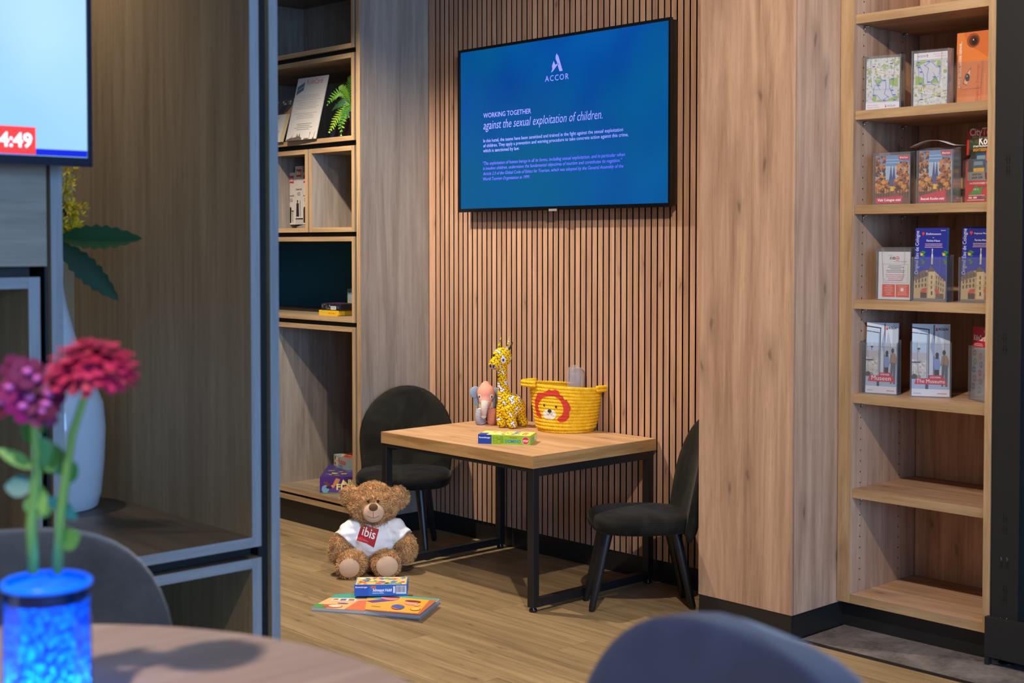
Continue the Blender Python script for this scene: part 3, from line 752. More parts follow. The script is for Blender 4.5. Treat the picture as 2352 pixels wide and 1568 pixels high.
m_ = (a + b) / 2 + Vector((-math.sin(yaw), math.cos(yaw), 0)) * 0.05
card_box('game_box', 'flat blue game box lying on the open picture book in front of the teddy bear', 'game box', (m_.x, m_.y, 0.0215), yaw, ln, 0.10, 0.036, (32, 110, 205), {'front': hubi_front, 'top': hubi_top, 'left': hubi_left})

# open board book on the floor
def book_poly():
    q = [oz(x_, y_, 0.012) for x_, y_ in ((715, 1394), (838, 1403), (964, 1414), (1010, 1377), (845, 1363), (772, 1365))]
    return q
Q = book_poly(); O = (Q[1] + Q[4]) / 2
bk = thing('picture_book', 'open colourful cardboard picture book lying flat under the blue game box', 'book', (O.x, O.y, 0))
inv = TM[bk.name].inverted()
q = [inv @ p for p in Q]
def z_at(p, z): return Vector((p.x, p.y, z))
for nm, ids, zl in (('left_pages', (0, 1, 4, 5), 0.012), ('right_pages', (1, 2, 3, 4), 0.014)):
    MB().prism([z_at(q[i], 0.003) for i in ids], (0, 0, zl - 0.003)).build('page_block', mat((186, 184, 186), 0.6), bk, bevel=0.0008)
MB().prism([z_at(q[i] * 1.008, 0.0002) for i in (0, 1, 2, 3, 4, 5)], (0, 0, 0.0026)).build('cover', mat((150, 152, 158), 0.5), bk)
lp = [z_at(q[i], 0.0124) for i in (0, 1, 4, 5)]
lift = inv @ oz(964, 1411, 0.025); lift2 = inv @ oz(1008, 1375.5, 0.025)
rp = [z_at(q[1], 0.0148), lift, lift2, z_at(q[4], 0.0148)]
M_ORP = mat((240, 176, 60), 0.5)
MB().prism(lp, (0, 0, 0.0006)).build('page', mat((244, 190, 130), 0.5), bk)
MB().prism(rp, (0, 0, 0.0006)).build('page', M_ORP, bk)
def quad_pt(c, u, v, k): return (c[0] * (1 - u) + c[1] * u) * (1 - v) + (c[3] * (1 - u) + c[2] * u) * v + Vector((0, 0, 0.0007 + 0.00012 * k))
class QPrint:
    def __init__(s, c): s.c = c; s.mb = MB(); s.mats = []; s.k = 1
    def poly(s, pts, col):
        m = mat(col, 0.5)
        if m not in s.mats: s.mats.append(m)
        s.mb.add([quad_pt(s.c, u, v, s.k) for u, v in pts], [tuple(range(len(pts)))], s.mats.index(m)); s.k += 1
    def rect(s, u0, v0, u1, v1, col): s.poly([(u0, v0), (u1, v0), (u1, v1), (u0, v1)], col)
    def disc(s, u, v, ru, rv, col, n=14, a0=0, a1=6.283): s.poly([(u + ru * math.cos(a0 + (a1 - a0) * i / n), v + rv * math.sin(a0 + (a1 - a0) * i / n)) for i in range(n if a1 - a0 > 6 else n + 1)], col)
    def build(s, par): return s.mb.build('picture', s.mats, par)
p = QPrint(lp); p.rect(0, 0.72, 1, 1, (60, 170, 150)); p.rect(0, 0, 0.28, 0.24, (70, 160, 80)); p.poly([(0.62, 0), (1, 0), (1, 0.6), (0.8, 0.55)], (226, 120, 70))
p.rect(0.15, 0.50, 0.75, 0.68, (240, 228, 214)); p.rect(0.18, 0.56, 0.3, 0.64, (190, 80, 70)); p.rect(0.36, 0.53, 0.5, 0.64, (90, 110, 170)); p.rect(0.56, 0.53, 0.7, 0.64, (170, 120, 80)); p.disc(0.35, 0.14, 0.2, 0.11, (206, 90, 70)); p.disc(0.4, 0.15, 0.13, 0.07, (250, 225, 190)); p.disc(0.5, 0.34, 0.12, 0.03, (110, 90, 170)); p.build(bk)
p = QPrint(rp); p.rect(0, 0.0, 1, 0.05, (190, 96, 66)); p.rect(0.0, 0.90, 1, 1, (80, 180, 160)); p.rect(0, 0.70, 0.35, 0.9, (70, 170, 160)); p.poly([(0.95, 0.05), (1, 0.05), (1, 0.9), (0.9, 0.9)], (200, 110, 70))
p.poly([(0.0, 0.5), (0.1, 0.44), (0.42, 0.66), (0.40, 0.78), (0.25, 0.7)], (106, 70, 150)); p.disc(0.34, 0.78, 0.13, 0.12, (224, 140, 130)); p.disc(0.33, 0.86, 0.15, 0.07, (110, 50, 36)); p.disc(0.69, 0.60, 0.10, 0.12, (238, 164, 140)); p.disc(0.70, 0.70, 0.12, 0.06, (120, 54, 34)); p.disc(0.80, 0.5, 0.05, 0.06, (238, 164, 140))
p.disc(0.54, 0.30, 0.11, 0.15, (70, 100, 180)); p.disc(0.54, 0.30, 0.11, 0.15, (226, 96, 50), 8, 0.3, 1.9); p.disc(0.54, 0.30, 0.11, 0.15, (226, 96, 50), 8, 3.3, 5.2); p.disc(0.84, 0.26, 0.085, 0.09, (180, 120, 60)); p.disc(0.84, 0.26, 0.075, 0.08, (246, 196, 90)); p.rect(0.10, 0.22, 0.26, 0.24, (150, 100, 50)); p.build(bk)
MB().tube([inv @ oz(834, 1403, 0.006), inv @ oz(838, 1408, 0.006), inv @ oz(843, 1403, 0.006)], 0.0022, 8).build('spine', mat((190, 190, 192), 0.5), bk, smooth=True)

# far shelving contents
loc, yaw, ln = put_box((734.6, 1133.9), (806, 1152), 0.1372, 0.20)
A = oz(734.6, 1133.9, 0.1392); A.y = max(A.y, SY0 + 0.004)
def purple_front(p):
    p.rect(0, 0, 1, 1, (70, 34, 120)); p.poly([(0, 0.2), (0.25, 0), (0.6, 0), (0.35, 0.5)], (92, 60, 150)); p.disc(0.09, 0.28, 0.06, 0.24, (110, 160, 190)); p.rect(0, 0, 1, 0.07, (110, 130, 70))
    p.poly([(0.20, 0.45), (0.26, 0.92), (0.33, 0.86), (0.31, 0.66), (0.23, 0.40)], (196, 130, 90)); p.poly([(0.05, 0.70), (0.12, 0.72), (0.17, 0.5), (0.12, 0.45)], (110, 60, 60)); p.disc(0.21, 0.44, 0.03, 0.09, (210, 140, 90)); p.disc(0.15, 0.38, 0.05, 0.08, (50, 30, 70))
    p.poly([(0.35, 0.60), (0.38, 0.84), (0.43, 0.66), (0.47, 0.52), (0.37, 0.52)], (240, 226, 130)); p.text('BEASTY', 0.46, 0.58, width=0.40, c=(240, 226, 130), bold=0.04, vs=0.85); p.text('FLATTER', 0.27, 0.24, width=0.62, c=(240, 226, 130), bold=0.04, vs=0.85)
def purple_top(p):
    p.rect(0, 0, 1, 1, (66, 48, 110)); p.speck(0.05, 0.1, 0.95, 0.95, 60, 0.016, [(90, 80, 150), (110, 120, 110), (160, 150, 70), (60, 50, 110), (200, 170, 70)], 21)
py_ = R(48); cp, sp2 = math.cos(py_), math.sin(py_); pw_, pd_ = 0.245, 0.32
card_box('game_box', 'purple game box with winged creatures, at the bottom of the tall shelf box', 'game box', (A.x + cp * pw_ / 2 - sp2 * pd_ / 2, A.y + sp2 * pw_ / 2 + cp * pd_ / 2, 0.1394), py_, pw_, pd_, 0.068, (62, 44, 100), {'front': purple_front, 'top': purple_top})
def kn_front(p):
    p.rect(0, 0, 1, 1, (150, 168, 160)); p.rect(0.07, 0.1, 0.30, 0.88, (216, 190, 150)); p.poly([(0.07, 0.5), (0.07, 0.88), (0.17, 0.88), (0.13, 0.6)], (70, 46, 44)); p.rect(0.2, 0.52, 0.30, 0.56, (40, 40, 60)); p.speck(0.07, 0.1, 0.15, 0.4, 12, 0.006, [(40, 50, 60), (206, 90, 50)], 3)
    p.text('Knister', 0.36, 0.38, width=0.55, c=(206, 54, 40), bold=0.03, vs=1.15); p.lines(0.40, 0.8, 0.20, 2, 0.12, 0.05, (80, 100, 110), 4)
def kn_top(p): p.rect(0, 0, 1, 1, (206, 84, 50)); p.poly([(0, 0), (0.6, 0), (0.2, 0.5), (0, 0.5)], (150, 168, 160)); p.speck(0.05, 0.1, 0.9, 0.9, 16, 0.012, [(90, 80, 70), (230, 180, 120)], 8)
K = oz(767, 1069, 0.2076); ky = -0.24
kc = K + Vector((math.cos(ky), math.sin(ky), 0)) * 0.073 + Vector((-math.sin(ky), math.cos(ky), 0)) * 0.045
card_box('game_box', 'small white game box with red lettering lying on the purple game box', 'game box', (kc.x, kc.y, 0.2078), ky, 0.146, 0.09, 0.048, (150, 168, 160), {'front': kn_front, 'top': kn_top})
A = oz(730, 723.5, 0.8484)
card_box('game_tin', 'small yellow game tin lying under the black tin in the teal-backed box', 'game box', (A.x + 0.062, A.y + 0.05, 0.8484), 0.06, 0.118, 0.09, 0.0215, (214, 168, 20), {'front': lambda p: (p.rect(0.0, 0.0, 1, 1, (222, 172, 16)), p.rect(0.1, 0.4, 0.4, 0.8, (190, 170, 90)), p.text('HALLI GALLI', 0.5, 0.35, width=0.36, c=(190, 60, 20), bold=0.03))}, bevel=0.004)
def black_front(p):
    p.rect(0.02, 0.05, 0.98, 0.95, (34, 32, 34)); p.speck(0.05, 0.1, 0.5, 0.9, 24, 0.004, [(120, 120, 120), (80, 80, 80), (30, 30, 30)], 5); p.rect(0.52, 0.1, 0.80, 0.62, (210, 210, 210)); p.rect(0.84, 0.3, 0.95, 0.6, (60, 60, 120))
    for i in range(8): p.rect(0.54 + i * 0.03, 0.2, 0.552 + i * 0.03, 0.58, (60, 60, 60))
card_box('game_tin', 'small black game tin lying on the yellow tin', 'game box', (A.x + 0.072, A.y + 0.05, 0.8704), 0.10, 0.114, 0.088, 0.0265, (24, 20, 26), {'front': black_front, 'top': lambda p: (p.rect(0.03, 0.03, 0.97, 0.97, (70, 36, 74)), p.speck(0.1, 0.1, 0.9, 0.9, 14, 0.008, [(120, 60, 100), (40, 30, 50)], 2))}, bevel=0.004)
A = oz(797.5, 723, 0.8484)
def sq_front(p):
    p.rect(0, 0, 1, 1, (90, 130, 60)); p.rect(0.06, 0.06, 0.94, 0.94, (130, 150, 170)); p.speck(0.06, 0.1, 0.94, 0.92, 40, 0.009, [(190, 50, 44), (60, 90, 150), (214, 140, 80), (120, 160, 150)], 12)
card_box('game_box', 'small colourful upright card game box beside the stacked tins', 'game box', (A.x + 0.045, A.y + 0.012, 0.8484), 0.0, 0.09, 0.022, 0.105, (90, 130, 60), {'front': sq_front, 'left': lambda p: p.rect(0, 0, 1, 1, (80, 120, 60))})
# ================================================================== SOFT TOYS
def bvh_of(me): return BVHTree.FromPolygons([v.co.copy() for v in me.vertices], [tuple(p.vertices) for p in me.polygons])
def patch(bvh, pts, n, mats, name, parent, sub=0.004, off=0.0009, thick=0.0):
    """polygon cloth patch pressed on a surface along direction -n (points in the parent's local space)"""
    n = Vector(n).normalized(); bm = bmesh.new()
    f = bm.faces.new([bm.verts.new(Vector(p)) for p in pts])
    bmesh.ops.triangulate(bm, faces=bm.faces)
    for _ in range(8):
        es = [e for e in bm.edges if e.calc_length() > sub]
        if not es: break
        bmesh.ops.subdivide_edges(bm, edges=es, cuts=1, use_grid_fill=False)
        bmesh.ops.triangulate(bm, faces=bm.faces)
    for v in bm.verts:
        h = bvh.ray_cast(v.co + n * 0.3, -n)
        if h[0] is None: h = bvh.find_nearest(v.co)
        v.co = h[0] + n * off
    if thick: bmesh.ops.solidify(bm, geom=bm.faces, thickness=-thick)
    me = bpy.data.meshes.new(name); bm.to_mesh(me); bm.free(); me.materials.append(mats)
    me.polygons.foreach_set('use_smooth', [True] * len(me.polygons))
    return link(name, me, parent)
def oval(c, ru, rv, n=20): return [(c[0] + ru * math.cos(6.2832 * i / n), c[1] - 0.2, c[2] + rv * math.sin(6.2832 * i / n)) for i in range(n)]
def fur(me, n, length, m, parent, keep=None, seed=3, droop=0.5, width=0.0011):
    rr = random.Random(seed); me.calc_loop_triangles(); tr = []; acc = 0
    for t_ in me.loop_triangles:
        c = t_.center
        if keep and not keep(c): continue
        acc += t_.area; tr.append((acc, t_))
    import bisect
    cum = [a for a, _ in tr]; vs = []; fs = []
    for i in range(n):
        t_ = tr[min(bisect.bisect(cum, rr.random() * acc), len(tr) - 1)][1]
        a, b = rr.random(), rr.random()
        if a + b > 1: a, b = 1 - a, 1 - b
        p = [me.vertices[k].co for k in t_.vertices]
        q = p[0] + (p[1] - p[0]) * a + (p[2] - p[0]) * b; nrm = t_.normal
        # neighbouring hairs lean alike: curls
        sw = Vector((math.sin(q.x * 140 + q.z * 90) + math.sin(q.y * 170), math.cos(q.z * 150 + q.y * 80), math.sin(q.x * 110 - q.z * 160)))
        d = (nrm + sw * 0.35 + Vector((rr.gauss(0, .28), rr.gauss(0, .28), rr.gauss(0, .28)))).normalized()
        L_ = length * rr.uniform(0.6, 1.25); w_ = d.cross(Vector((rr.gauss(0, 1), rr.gauss(0, 1), rr.gauss(0, 1)))).normalized() * width * rr.uniform(0.6, 1.2)
        m1 = q + d * L_ * 0.55; d2 = (d + sw * 0.55 + Vector((0, 0, -droop))).normalized(); tip = m1 + d2 * L_ * 0.5
        o = len(vs); vs += [q - w_ - nrm * 0.001, q + w_ - nrm * 0.001, m1 + w_ * 0.8, m1 - w_ * 0.8, tip]; fs += [(o, o + 1, o + 2, o + 3), (o + 3, o + 2, o + 4)]
    fm = bpy.data.meshes.new('fur'); fm.from_pydata([tuple(v) for v in vs], [], fs); fm.materials.append(m)
    ob = link('fur', fm, parent); ob['kind'] = 'stuff'; return ob
def fur_mat():
    t = NT('bear_fur'); v = t.coords(False)
    a = t.noise(v, 60, 3, 0.6); b = t.noise(v, 900, 2, 0.5)
    c = t.mix(t.remap(a, 0.3, 0.7), lin((158, 106, 56)), lin((226, 174, 110))); c = t.mix(t.math('MULTIPLY', t.remap(b, 0.4, 0.7), 0.5), c, lin((240, 204, 150)))
    t.l(c, t.b.inputs['Base Color']); t.b.inputs['Roughness'].default_value = 0.8; t.b.inputs['Sheen Weight'].default_value = 0.2; t.b.inputs['Specular IOR Level'].default_value = 0.2
    return t.m
M_FUR = fur_mat()
bo = oz(858, 1312, 0.0)
bear = thing('teddy_bear', 'brown fluffy teddy bear in a white t-shirt sitting on the floor', 'teddy bear', (bo.x, bo.y, 0), face(-bo.x, -bo.y))
mb = MB()
mb.ell((0, 0.0, 0.085), (0.068, 0.060, 0.083), 20, 14)                       # trunk
mb.ell((0, -0.005, 0.235), (0.084, 0.072, 0.066), 24, 16)                     # head
mb.ell((0, -0.005, 0.265), (0.060, 0.055, 0.044), 20, 12)
mb.tube([(0, 0, 0.13), (0, -0.002, 0.19)], [0.05, 0.055], 16)
for sx, ex, ez in ((-1, -0.077, 0.258), (1, 0.084, 0.254)):                    # ears
    mb.ell((ex, 0.004, ez), (0.038, 0.018, 0.038), 18, 12, Matrix.Rotation(R(14 * sx), 3, 'Z'))
for sx, hx, hz in ((-1, -0.117, 0.085), (1, 0.112, 0.082)):                    # arms
    mb.tube([(sx * 0.045, 0, 0.165), (sx * 0.080, -0.012, 0.130), (hx, -0.030, hz + 0.012), (hx, -0.034, hz - 0.010)], [0.030, 0.031, 0.036, 0.030], 14)
    mb.ell((hx, -0.032, hz - 0.004), (0.034, 0.033, 0.041), 16, 12)
for sx, fx, fz in ((-1, -0.080, 0.043), (1, 0.044, 0.045)):                     # legs
    mb.tube([(sx * 0.035 - 0.01, -0.01, 0.050), (fx * 0.9, -0.06, 0.046), (fx, -0.098, fz)], [0.042, 0.043, 0.042], 16)
    mb.ell((fx, -0.096, fz), (0.044, 0.020, 0.043), 20, 12)
body = blob(mb, M_FUR, 0.0045, 5, 'body')
bodyo = link('body', body, bear)
pads = [(-0.0815, 0.0405, 0.0345, 0.0335), (0.0455, 0.0425, 0.0370, 0.0360)]
def keepf(c):
    for px_, pz_, ru, rv in pads:
        if c.y < -0.09 and ((c.x - px_) / ru) ** 2 + ((c.z - pz_) / rv) ** 2 < 0.9: return False
    if c.y < -0.055 and (c.x / 0.034) ** 2 + ((c.z - 0.221) / 0.034) ** 2 < 0.8: return False
    if abs(c.x) < 0.070 and c.y > -0.062 and 0.085 < c.z < 0.160: return False
    return c.z > 0.004
fur(body, 30000, 0.0115, M_FUR, bodyo, keepf)
bb = bvh_of(body)
M_PAD = fabric('bear_pad', (206, 166, 132), (226, 190, 158), 700, 0.9, 0.4, 0.3)
for px_, pz_, ru, rv in pads: patch(bb, oval((px_, -0.1, pz_), ru, rv), (0, -1, 0), M_PAD, 'sole', bear, 0.006, 0.006)
sn = MB(); sn.ell((0, -0.066, 0.2195), (0.0375, 0.032, 0.0355), 24, 16); sn.ell((0, -0.076, 0.229), (0.028, 0.025, 0.024), 20, 12)
snm = blob(sn, M_PAD, 0.003, 5, 'snout'); sno = link('snout', snm, bear); sb = bvh_of(snm)
MB().ell((0, -0.0965, 0.2415), (0.0155, 0.0095, 0.0135), 18, 12).build('nose', fabric('bear_nose', (92, 60, 36), (120, 84, 54), 800), bear, smooth=True)
THREAD = mat((60, 42, 30), 0.8)
def seam(bvh, pts, parent, r=0.0006, m=THREAD, name='stitching', n=(0, -1, 0)):
    n = Vector(n); q = []
    for p in pts:
        h = bvh.ray_cast(Vector(p) + n * 0.3, -n); q.append((h[0] if h[0] is not None else Vector(p)) + n * 0.0005)
    MB().tube(q, r, 6).build(name, m, parent, smooth=True)
seam(sb, [(0, 0, 0.229 - 0.003 * i) for i in range(9)], sno)
seam(sb, [(-0.020 + 0.004 * i, 0, 0.2125 - 0.0075 * (1 - ((i - 5) / 5) ** 2)) for i in range(11)], sno)
for sx in (-1, 1):
    h = bb.ray_cast(Vector((sx * 0.0165, -0.4, 0.2575)), Vector((0, 1, 0)))
    MB().ell((sx * 0.0165, h[0].y - 0.006, 0.2575), (0.0048, 0.0045, 0.0048), 14, 10).build('eye', mat((14, 10, 8), 0.12), bear, smooth=True)
# t-shirt
ts = MB(); ts.ell((0, -0.004, 0.112), (0.080, 0.073, 0.070), 28, 18); ts.ell((0, -0.002, 0.150), (0.066, 0.060, 0.046), 24, 14); ts.tube([(0, 0, 0.15), (0, -0.002, 0.188)], [0.055, 0.050], 20)
for sx in (-1, 1): ts.tube([(sx * 0.035, 0, 0.166), (sx * 0.066, -0.008, 0.150), (sx * 0.099, -0.024, 0.115)], [0.036, 0.041, 0.043], 18)
ts = blob(ts, mat((232, 232, 234), 0.85), 0.0035, 6, 'shirt')
rr = random.Random(2)
for v in ts.vertices:
    c = v.co; k = math.sin(c.x * 60 + c.z * 75 + 2 * math.sin(c.z * 45)) * math.sin(c.z * 85 - c.x * 70 + c.y * 50) + 0.4 * math.sin(c.z * 160 + c.x * 110)
    v.co += v.normal * 0.0027 * k * (1.0 if abs(c.x) > 0.04 or c.z < 0.09 else 0.35)
bm = bmesh.new(); bm.from_mesh(ts)
bmesh.ops.bisect_plane(bm, geom=bm.verts[:] + bm.edges[:] + bm.faces[:], plane_co=(0, 0, 0.062), plane_no=(0.06, 0.35, -1), clear_outer=True)
bm.to_mesh(ts); bm.free()
M_SHIRT = fabric('shirt_cotton', (226, 226, 228), (240, 240, 240), 1200, 0.9, 0.1, 0.15)
ts.materials.clear(); ts.materials.append(M_SHIRT)
sh = link('t_shirt', ts, bear); so = sh.modifiers.new('hem', 'SOLIDIFY'); so.thickness = 0.002
tb = bvh_of(ts)
def sx_(px): return (px - 858) / 689.0
def sz_(py): return 1.127 - (py - 563) / 3150.0 * 4.62
red = [(sx_(831.6), sz_(1210.5)), (sx_(848), sz_(1217)), (sx_(871), sz_(1223)), (sx_(863.5), sz_(1243)), (sx_(859), sz_(1263.5)), (sx_(842), sz_(1253.5)), (sx_(818.5), sz_(1247.5)), (sx_(826.5), sz_(1230))]
patch(tb, [(a, -0.2, b) for a, b in red], (0, -1, 0), mat((178, 34, 44), 0.7), 'logo_patch', sh, 0.005, 0.0010)
tr_ = Vector((40, 0, -12)).normalized()
text(sh, 'ibis', (sx_(830), -0.2, sz_(1235)), tr_, Vector((12, 0, 40)).normalized(), 0.0455, None, mat((240, 236, 236), 0.8), bold=0.012, bvh=tb, vs=1.15, lift=0.0022)
text(sh, 'HOTELS', (sx_(834), -0.2, sz_(1247)), tr_, Vector((12, 0, 40)).normalized(), 0.0175, None, mat((226, 180, 180), 0.8), bvh=tb, lift=0.0015)

# ---- giraffe
def bone_mat(name, scale, base, alts, dark, frac=0.22, w=0.095, amp=0.29):
    t = NT(name); v = t.coords(False)
    sp_ = t.n('ShaderNodeSeparateXYZ'); t.l(v, sp_.inputs[0])
    x = t.math('MULTIPLY', t.math('ADD', sp_.outputs[0], t.math('MULTIPLY', sp_.outputs[1], 0.55)), scale); y = t.math('MULTIPLY', sp_.outputs[2], scale)
    ang = 0.6
    x, y = t.math('ADD', t.math('MULTIPLY', x, math.cos(ang)), t.math('MULTIPLY', y, math.sin(ang))), t.math('SUBTRACT', t.math('MULTIPLY', y, math.cos(ang)), t.math('MULTIPLY', x, math.sin(ang)))
    px = t.math('MULTIPLY', x, math.pi); py = t.math('MULTIPLY', y, math.pi)
    yy = t.math('ADD', y, t.math('MULTIPLY', t.math('MULTIPLY', t.math('SINE', px), t.math('COSINE', py)), amp))
    xx = t.math('SUBTRACT', x, t.math('MULTIPLY', t.math('MULTIPLY', t.math('SINE', py), t.math('COSINE', px)), amp))
    def edge(q): return t.math('ABSOLUTE', t.math('SUBTRACT', t.math('FRACT', q), 0.5))
    e = t.math('MAXIMUM', edge(xx), edge(yy))
    ln_ = t.remap(e, 0.5 - w - 0.02, 0.5 - w + 0.02)
    cmb = t.n('ShaderNodeCombineXYZ'); t.l(t.math('FLOOR', xx), cmb.inputs[0]); t.l(t.math('FLOOR', yy), cmb.inputs[1])
    wn = t.n('ShaderNodeTexWhiteNoise'); t.l(cmb.outputs[0], wn.inputs['Vector'])
    c = t.mix(t.remap(wn.outputs['Value'], 1 - frac - 0.01, 1 - frac), lin(base), lin(alts))
    t.l(t.mix(ln_, c, lin(dark)), t.b.inputs['Base Color']); t.b.inputs['Roughness'].default_value = 0.85; t.b.inputs['Specular IOR Level'].default_value = 0.2
    return t.m
M_GIR = bone_mat('giraffe_print', 80.0, (236, 188, 10), (222, 214, 222), (30, 30, 30))
go = oz(1174, 981, TZ)
gir = thing('toy_giraffe', 'stuffed toy giraffe in a yellow, white and black bone print, standing on the play table', 'toy', (go.x, go.y, TZ), face(-go.x, -go.y))
GS = 3150 / 4.80
def gx(px): return (px - 1174) / GS
def gz(py): return max((982 - py) / GS, 0.0)
mb = MB()
mb.ell((gx(1153), 0, gz(818)), (0.035, 0.030, 0.034), 20, 14); mb.ell((gx(1138), -0.008, gz(834)), (0.0255, 0.024, 0.0215), 18, 12)
mb.tube([(gx(1152), 0.004, gz(835)), (gx(1153), 0.006, gz(870)), (gx(1156), 0.006, gz(900)), (gx(1164), 0.004, gz(925))], [0.0185, 0.0175, 0.022, 0.034], 16)
mb.tube([(gx(1162), 0.0, gz(918)), (gx(1180), 0.004, gz(926)), (gx(1196), 0.012, gz(946))], [0.029, 0.036, 0.027], 16)
mb.ell((gx(1176), 0, gz(938)), (0.037, 0.034, 0.034), 18, 12)
for pts, r_ in (([(gx(1153), -0.004, gz(930)), (gx(1150), -0.006, gz(958)), (gx(1153), -0.008, gz(975))], [0.020, 0.0165, 0.018]), ([(gx(1166), -0.020, gz(935)), (gx(1173), -0.030, gz(960)), (gx(1177), -0.034, gz(976))], [0.024, 0.0195, 0.0185]),
                ([(gx(1192), 0.010, gz(938)), (gx(1198), 0.016, gz(960)), (gx(1203), 0.018, gz(975))], [0.024, 0.0175, 0.0165]), ([(gx(1185), 0.040, gz(938)), (gx(1186), 0.048, gz(960)), (gx(1186), 0.050, gz(975))], [0.024, 0.0175, 0.0165])):
    mb.tube(pts, r_, 14); e = pts[-1]; mb.ell((e[0], e[1], 0.011), (r_[-1], r_[-1], 0.0115), 14, 10)
gm = blob(mb, M_GIR, 0.0032, 5, 'body'); link('body', gm, gir); gb = bvh_of(gm)
for (a, b_, c) in (((1150, 806), (1146, 790), (1151, 773)), ((1165, 806), (1166, 790), (1172, 771))):
    MB().tube([(gx(a[0]), 0, gz(a[1])), (gx(b_[0]), 0, gz(b_[1])), (gx(c[0]), 0, gz(c[1]))], [0.0085, 0.0078, 0.0012], 10, flat=0.55).build('ear', M_GIR, gir, smooth=True)
MB().tube([(gx(1169), 0.006, gz(802)), (gx(1174), 0.008, gz(793)), (gx(1178), 0.008, gz(784))], [0.005, 0.0062, 0.002], 10, flat=0.6).build('horn', mat((70, 48, 28), 0.8), gir, smooth=True)
WHT = mat((222, 218, 220), 0.8); DBL = mat((30, 44, 130), 0.8)
patch(gb, oval((gx(1156), 0, gz(824)), 0.0088, 0.0122, 16), (0, -1, 0), WHT, 'eye_patch', gir, 0.004, 0.0012); patch(gb, oval((gx(1156), 0, gz(824)), 0.004, 0.0052, 12), (0, -1, 0), DBL, 'eye', gir, 0.003, 0.0022)
for nx, nz in ((1126.5, 837.5), (1133.5, 839)): patch(gb, oval((gx(nx), 0, gz(nz)), 0.0040, 0.0065, 12), (0, -1, 0), DBL, 'nostril', gir, 0.003, 0.0014)

# ---- elephant
def stripe_mat(name, c1, c2, freq, chev=0.0, duty=0.5, axis=2, tilt=0.0):
    t = NT(name); v = t.coords(False); sp_ = t.n('ShaderNodeSeparateXYZ'); t.l(v, sp_.inputs[0])
    q = t.math('MULTIPLY', sp_.outputs[axis], freq)
    if chev: q = t.math('SUBTRACT', q, t.math('MULTIPLY', t.math('ABSOLUTE', sp_.outputs[0]), freq * chev))
    if tilt: q = t.math('ADD', q, t.math('MULTIPLY', sp_.outputs[0], freq * tilt))
    f = t.remap(t.math('FRACT', q), duty - 0.04, duty + 0.04)
    t.l(t.mix(f, lin(c1), lin(c2)), t.b.inputs['Base Color']); t.b.inputs['Roughness'].default_value = 0.85; t.b.inputs['Specular IOR Level'].default_value = 0.2
    return t.m
eo = oz(1116, 974, TZ)
ele = thing('toy_elephant', 'small patchwork toy elephant with grey-blue ears, standing beside the toy giraffe', 'toy', (eo.x, eo.y, TZ), face(-eo.x, -eo.y))
def ex_(px): return (px - 1116) / GS
def ez_(py): return max((976 - py) / GS, 0.0)
CREAM = mat((226, 206, 180), 0.85)
bm_ = MB(); bm_.ell((0, 0.035, ez_(930)), (0.040, 0.045, 0.040), 20, 14)
link('body', blob(bm_, CREAM, 0.003, 4, 'body'), ele)
MB().ell((0, 0.03, ez_(905)), (0.026, 0.03, 0.045), 18, 12).build('back_patch', stripe_mat('stripe_back', (214, 84, 50), (232, 214, 190), 260, 0, 0.5, 0, 1.0), ele, smooth=True)
hd = MB(); hd.ell((ex_(1116), -0.014, ez_(901)), (0.0320, 0.030, 0.034), 22, 14); hd.ell((ex_(1115), -0.024, ez_(917)), (0.024, 0.022, 0.026), 18, 12)
hm_ = blob(hd, stripe_mat('stripe_face', (222, 96, 60), (236, 214, 194), 250, 0.9, 0.6), 0.0028, 5, 'head'); link('head', hm_, ele); eb = bvh_of(hm_)
MB().tube([(ex_(1114), -0.040, ez_(918)), (ex_(1112), -0.047, ez_(935)), (ex_(1111), -0.046, ez_(952))], [0.015, 0.012, 0.0095], 14).ell((ex_(1111), -0.046, ez_(953)), 0.0098, 12, 8).build('trunk', stripe_mat('stripe_trunk', (226, 206, 190), (40, 58, 120), 200, 0, 0.82), ele, smooth=True)
EARM = fabric('ear_denim', (122, 144, 166), (148, 168, 188), 900, 0.95, 0.2, 0.2)
for sgn, c1, c2 in ((-1, (1091, 900), (1097, 918)), (1, (1142, 903), (1140, 922))):
    MB().ell((ex_(c1[0]), 0.0, ez_(c1[1])), (0.0215, 0.0055, 0.0215), 18, 10, Matrix.Rotation(R(-18 * sgn), 3, 'Z')).ell((ex_(c2[0]), 0.004, ez_(c2[1])), (0.0165, 0.005, 0.025), 16, 10).build('ear', EARM, ele, smooth=True)
for nx in (1101, 1130):
    patch(eb, oval((ex_(nx), 0, ez_(908)), 0.0062, 0.0088, 14), (0, -1, 0), mat((232, 226, 220), 0.8), 'eye_patch', ele, 0.004, 0.0012); patch(eb, oval((ex_(nx), 0, ez_(908.5)), 0.0026, 0.0048, 10), (0, -1, 0), mat((40, 60, 120), 0.8), 'eye', ele, 0.003, 0.0022)
LB = stripe_mat('stripe_blue', (36, 52, 110), (228, 222, 214), 240, 0, 0.55); LO = stripe_mat('stripe_orange', (206, 84, 54), (224, 200, 180), 230, 0, 0.6, 2, -0.6)
for lx, ly, m in ((1104, -0.008, LB), (1131, -0.006, LO), (1106, 0.055, LB), (1129, 0.055, CREAM)):
    MB().tube([(ex_(lx), ly, ez_(938)), (ex_(lx - (1 if lx < 1116 else -1)), ly, ez_(960)), (ex_(lx), ly, 0.006), (ex_(lx), ly, 0.0)], [0.017, 0.0195, 0.0185, 0.014], 16).build('leg', m, ele, smooth=True)

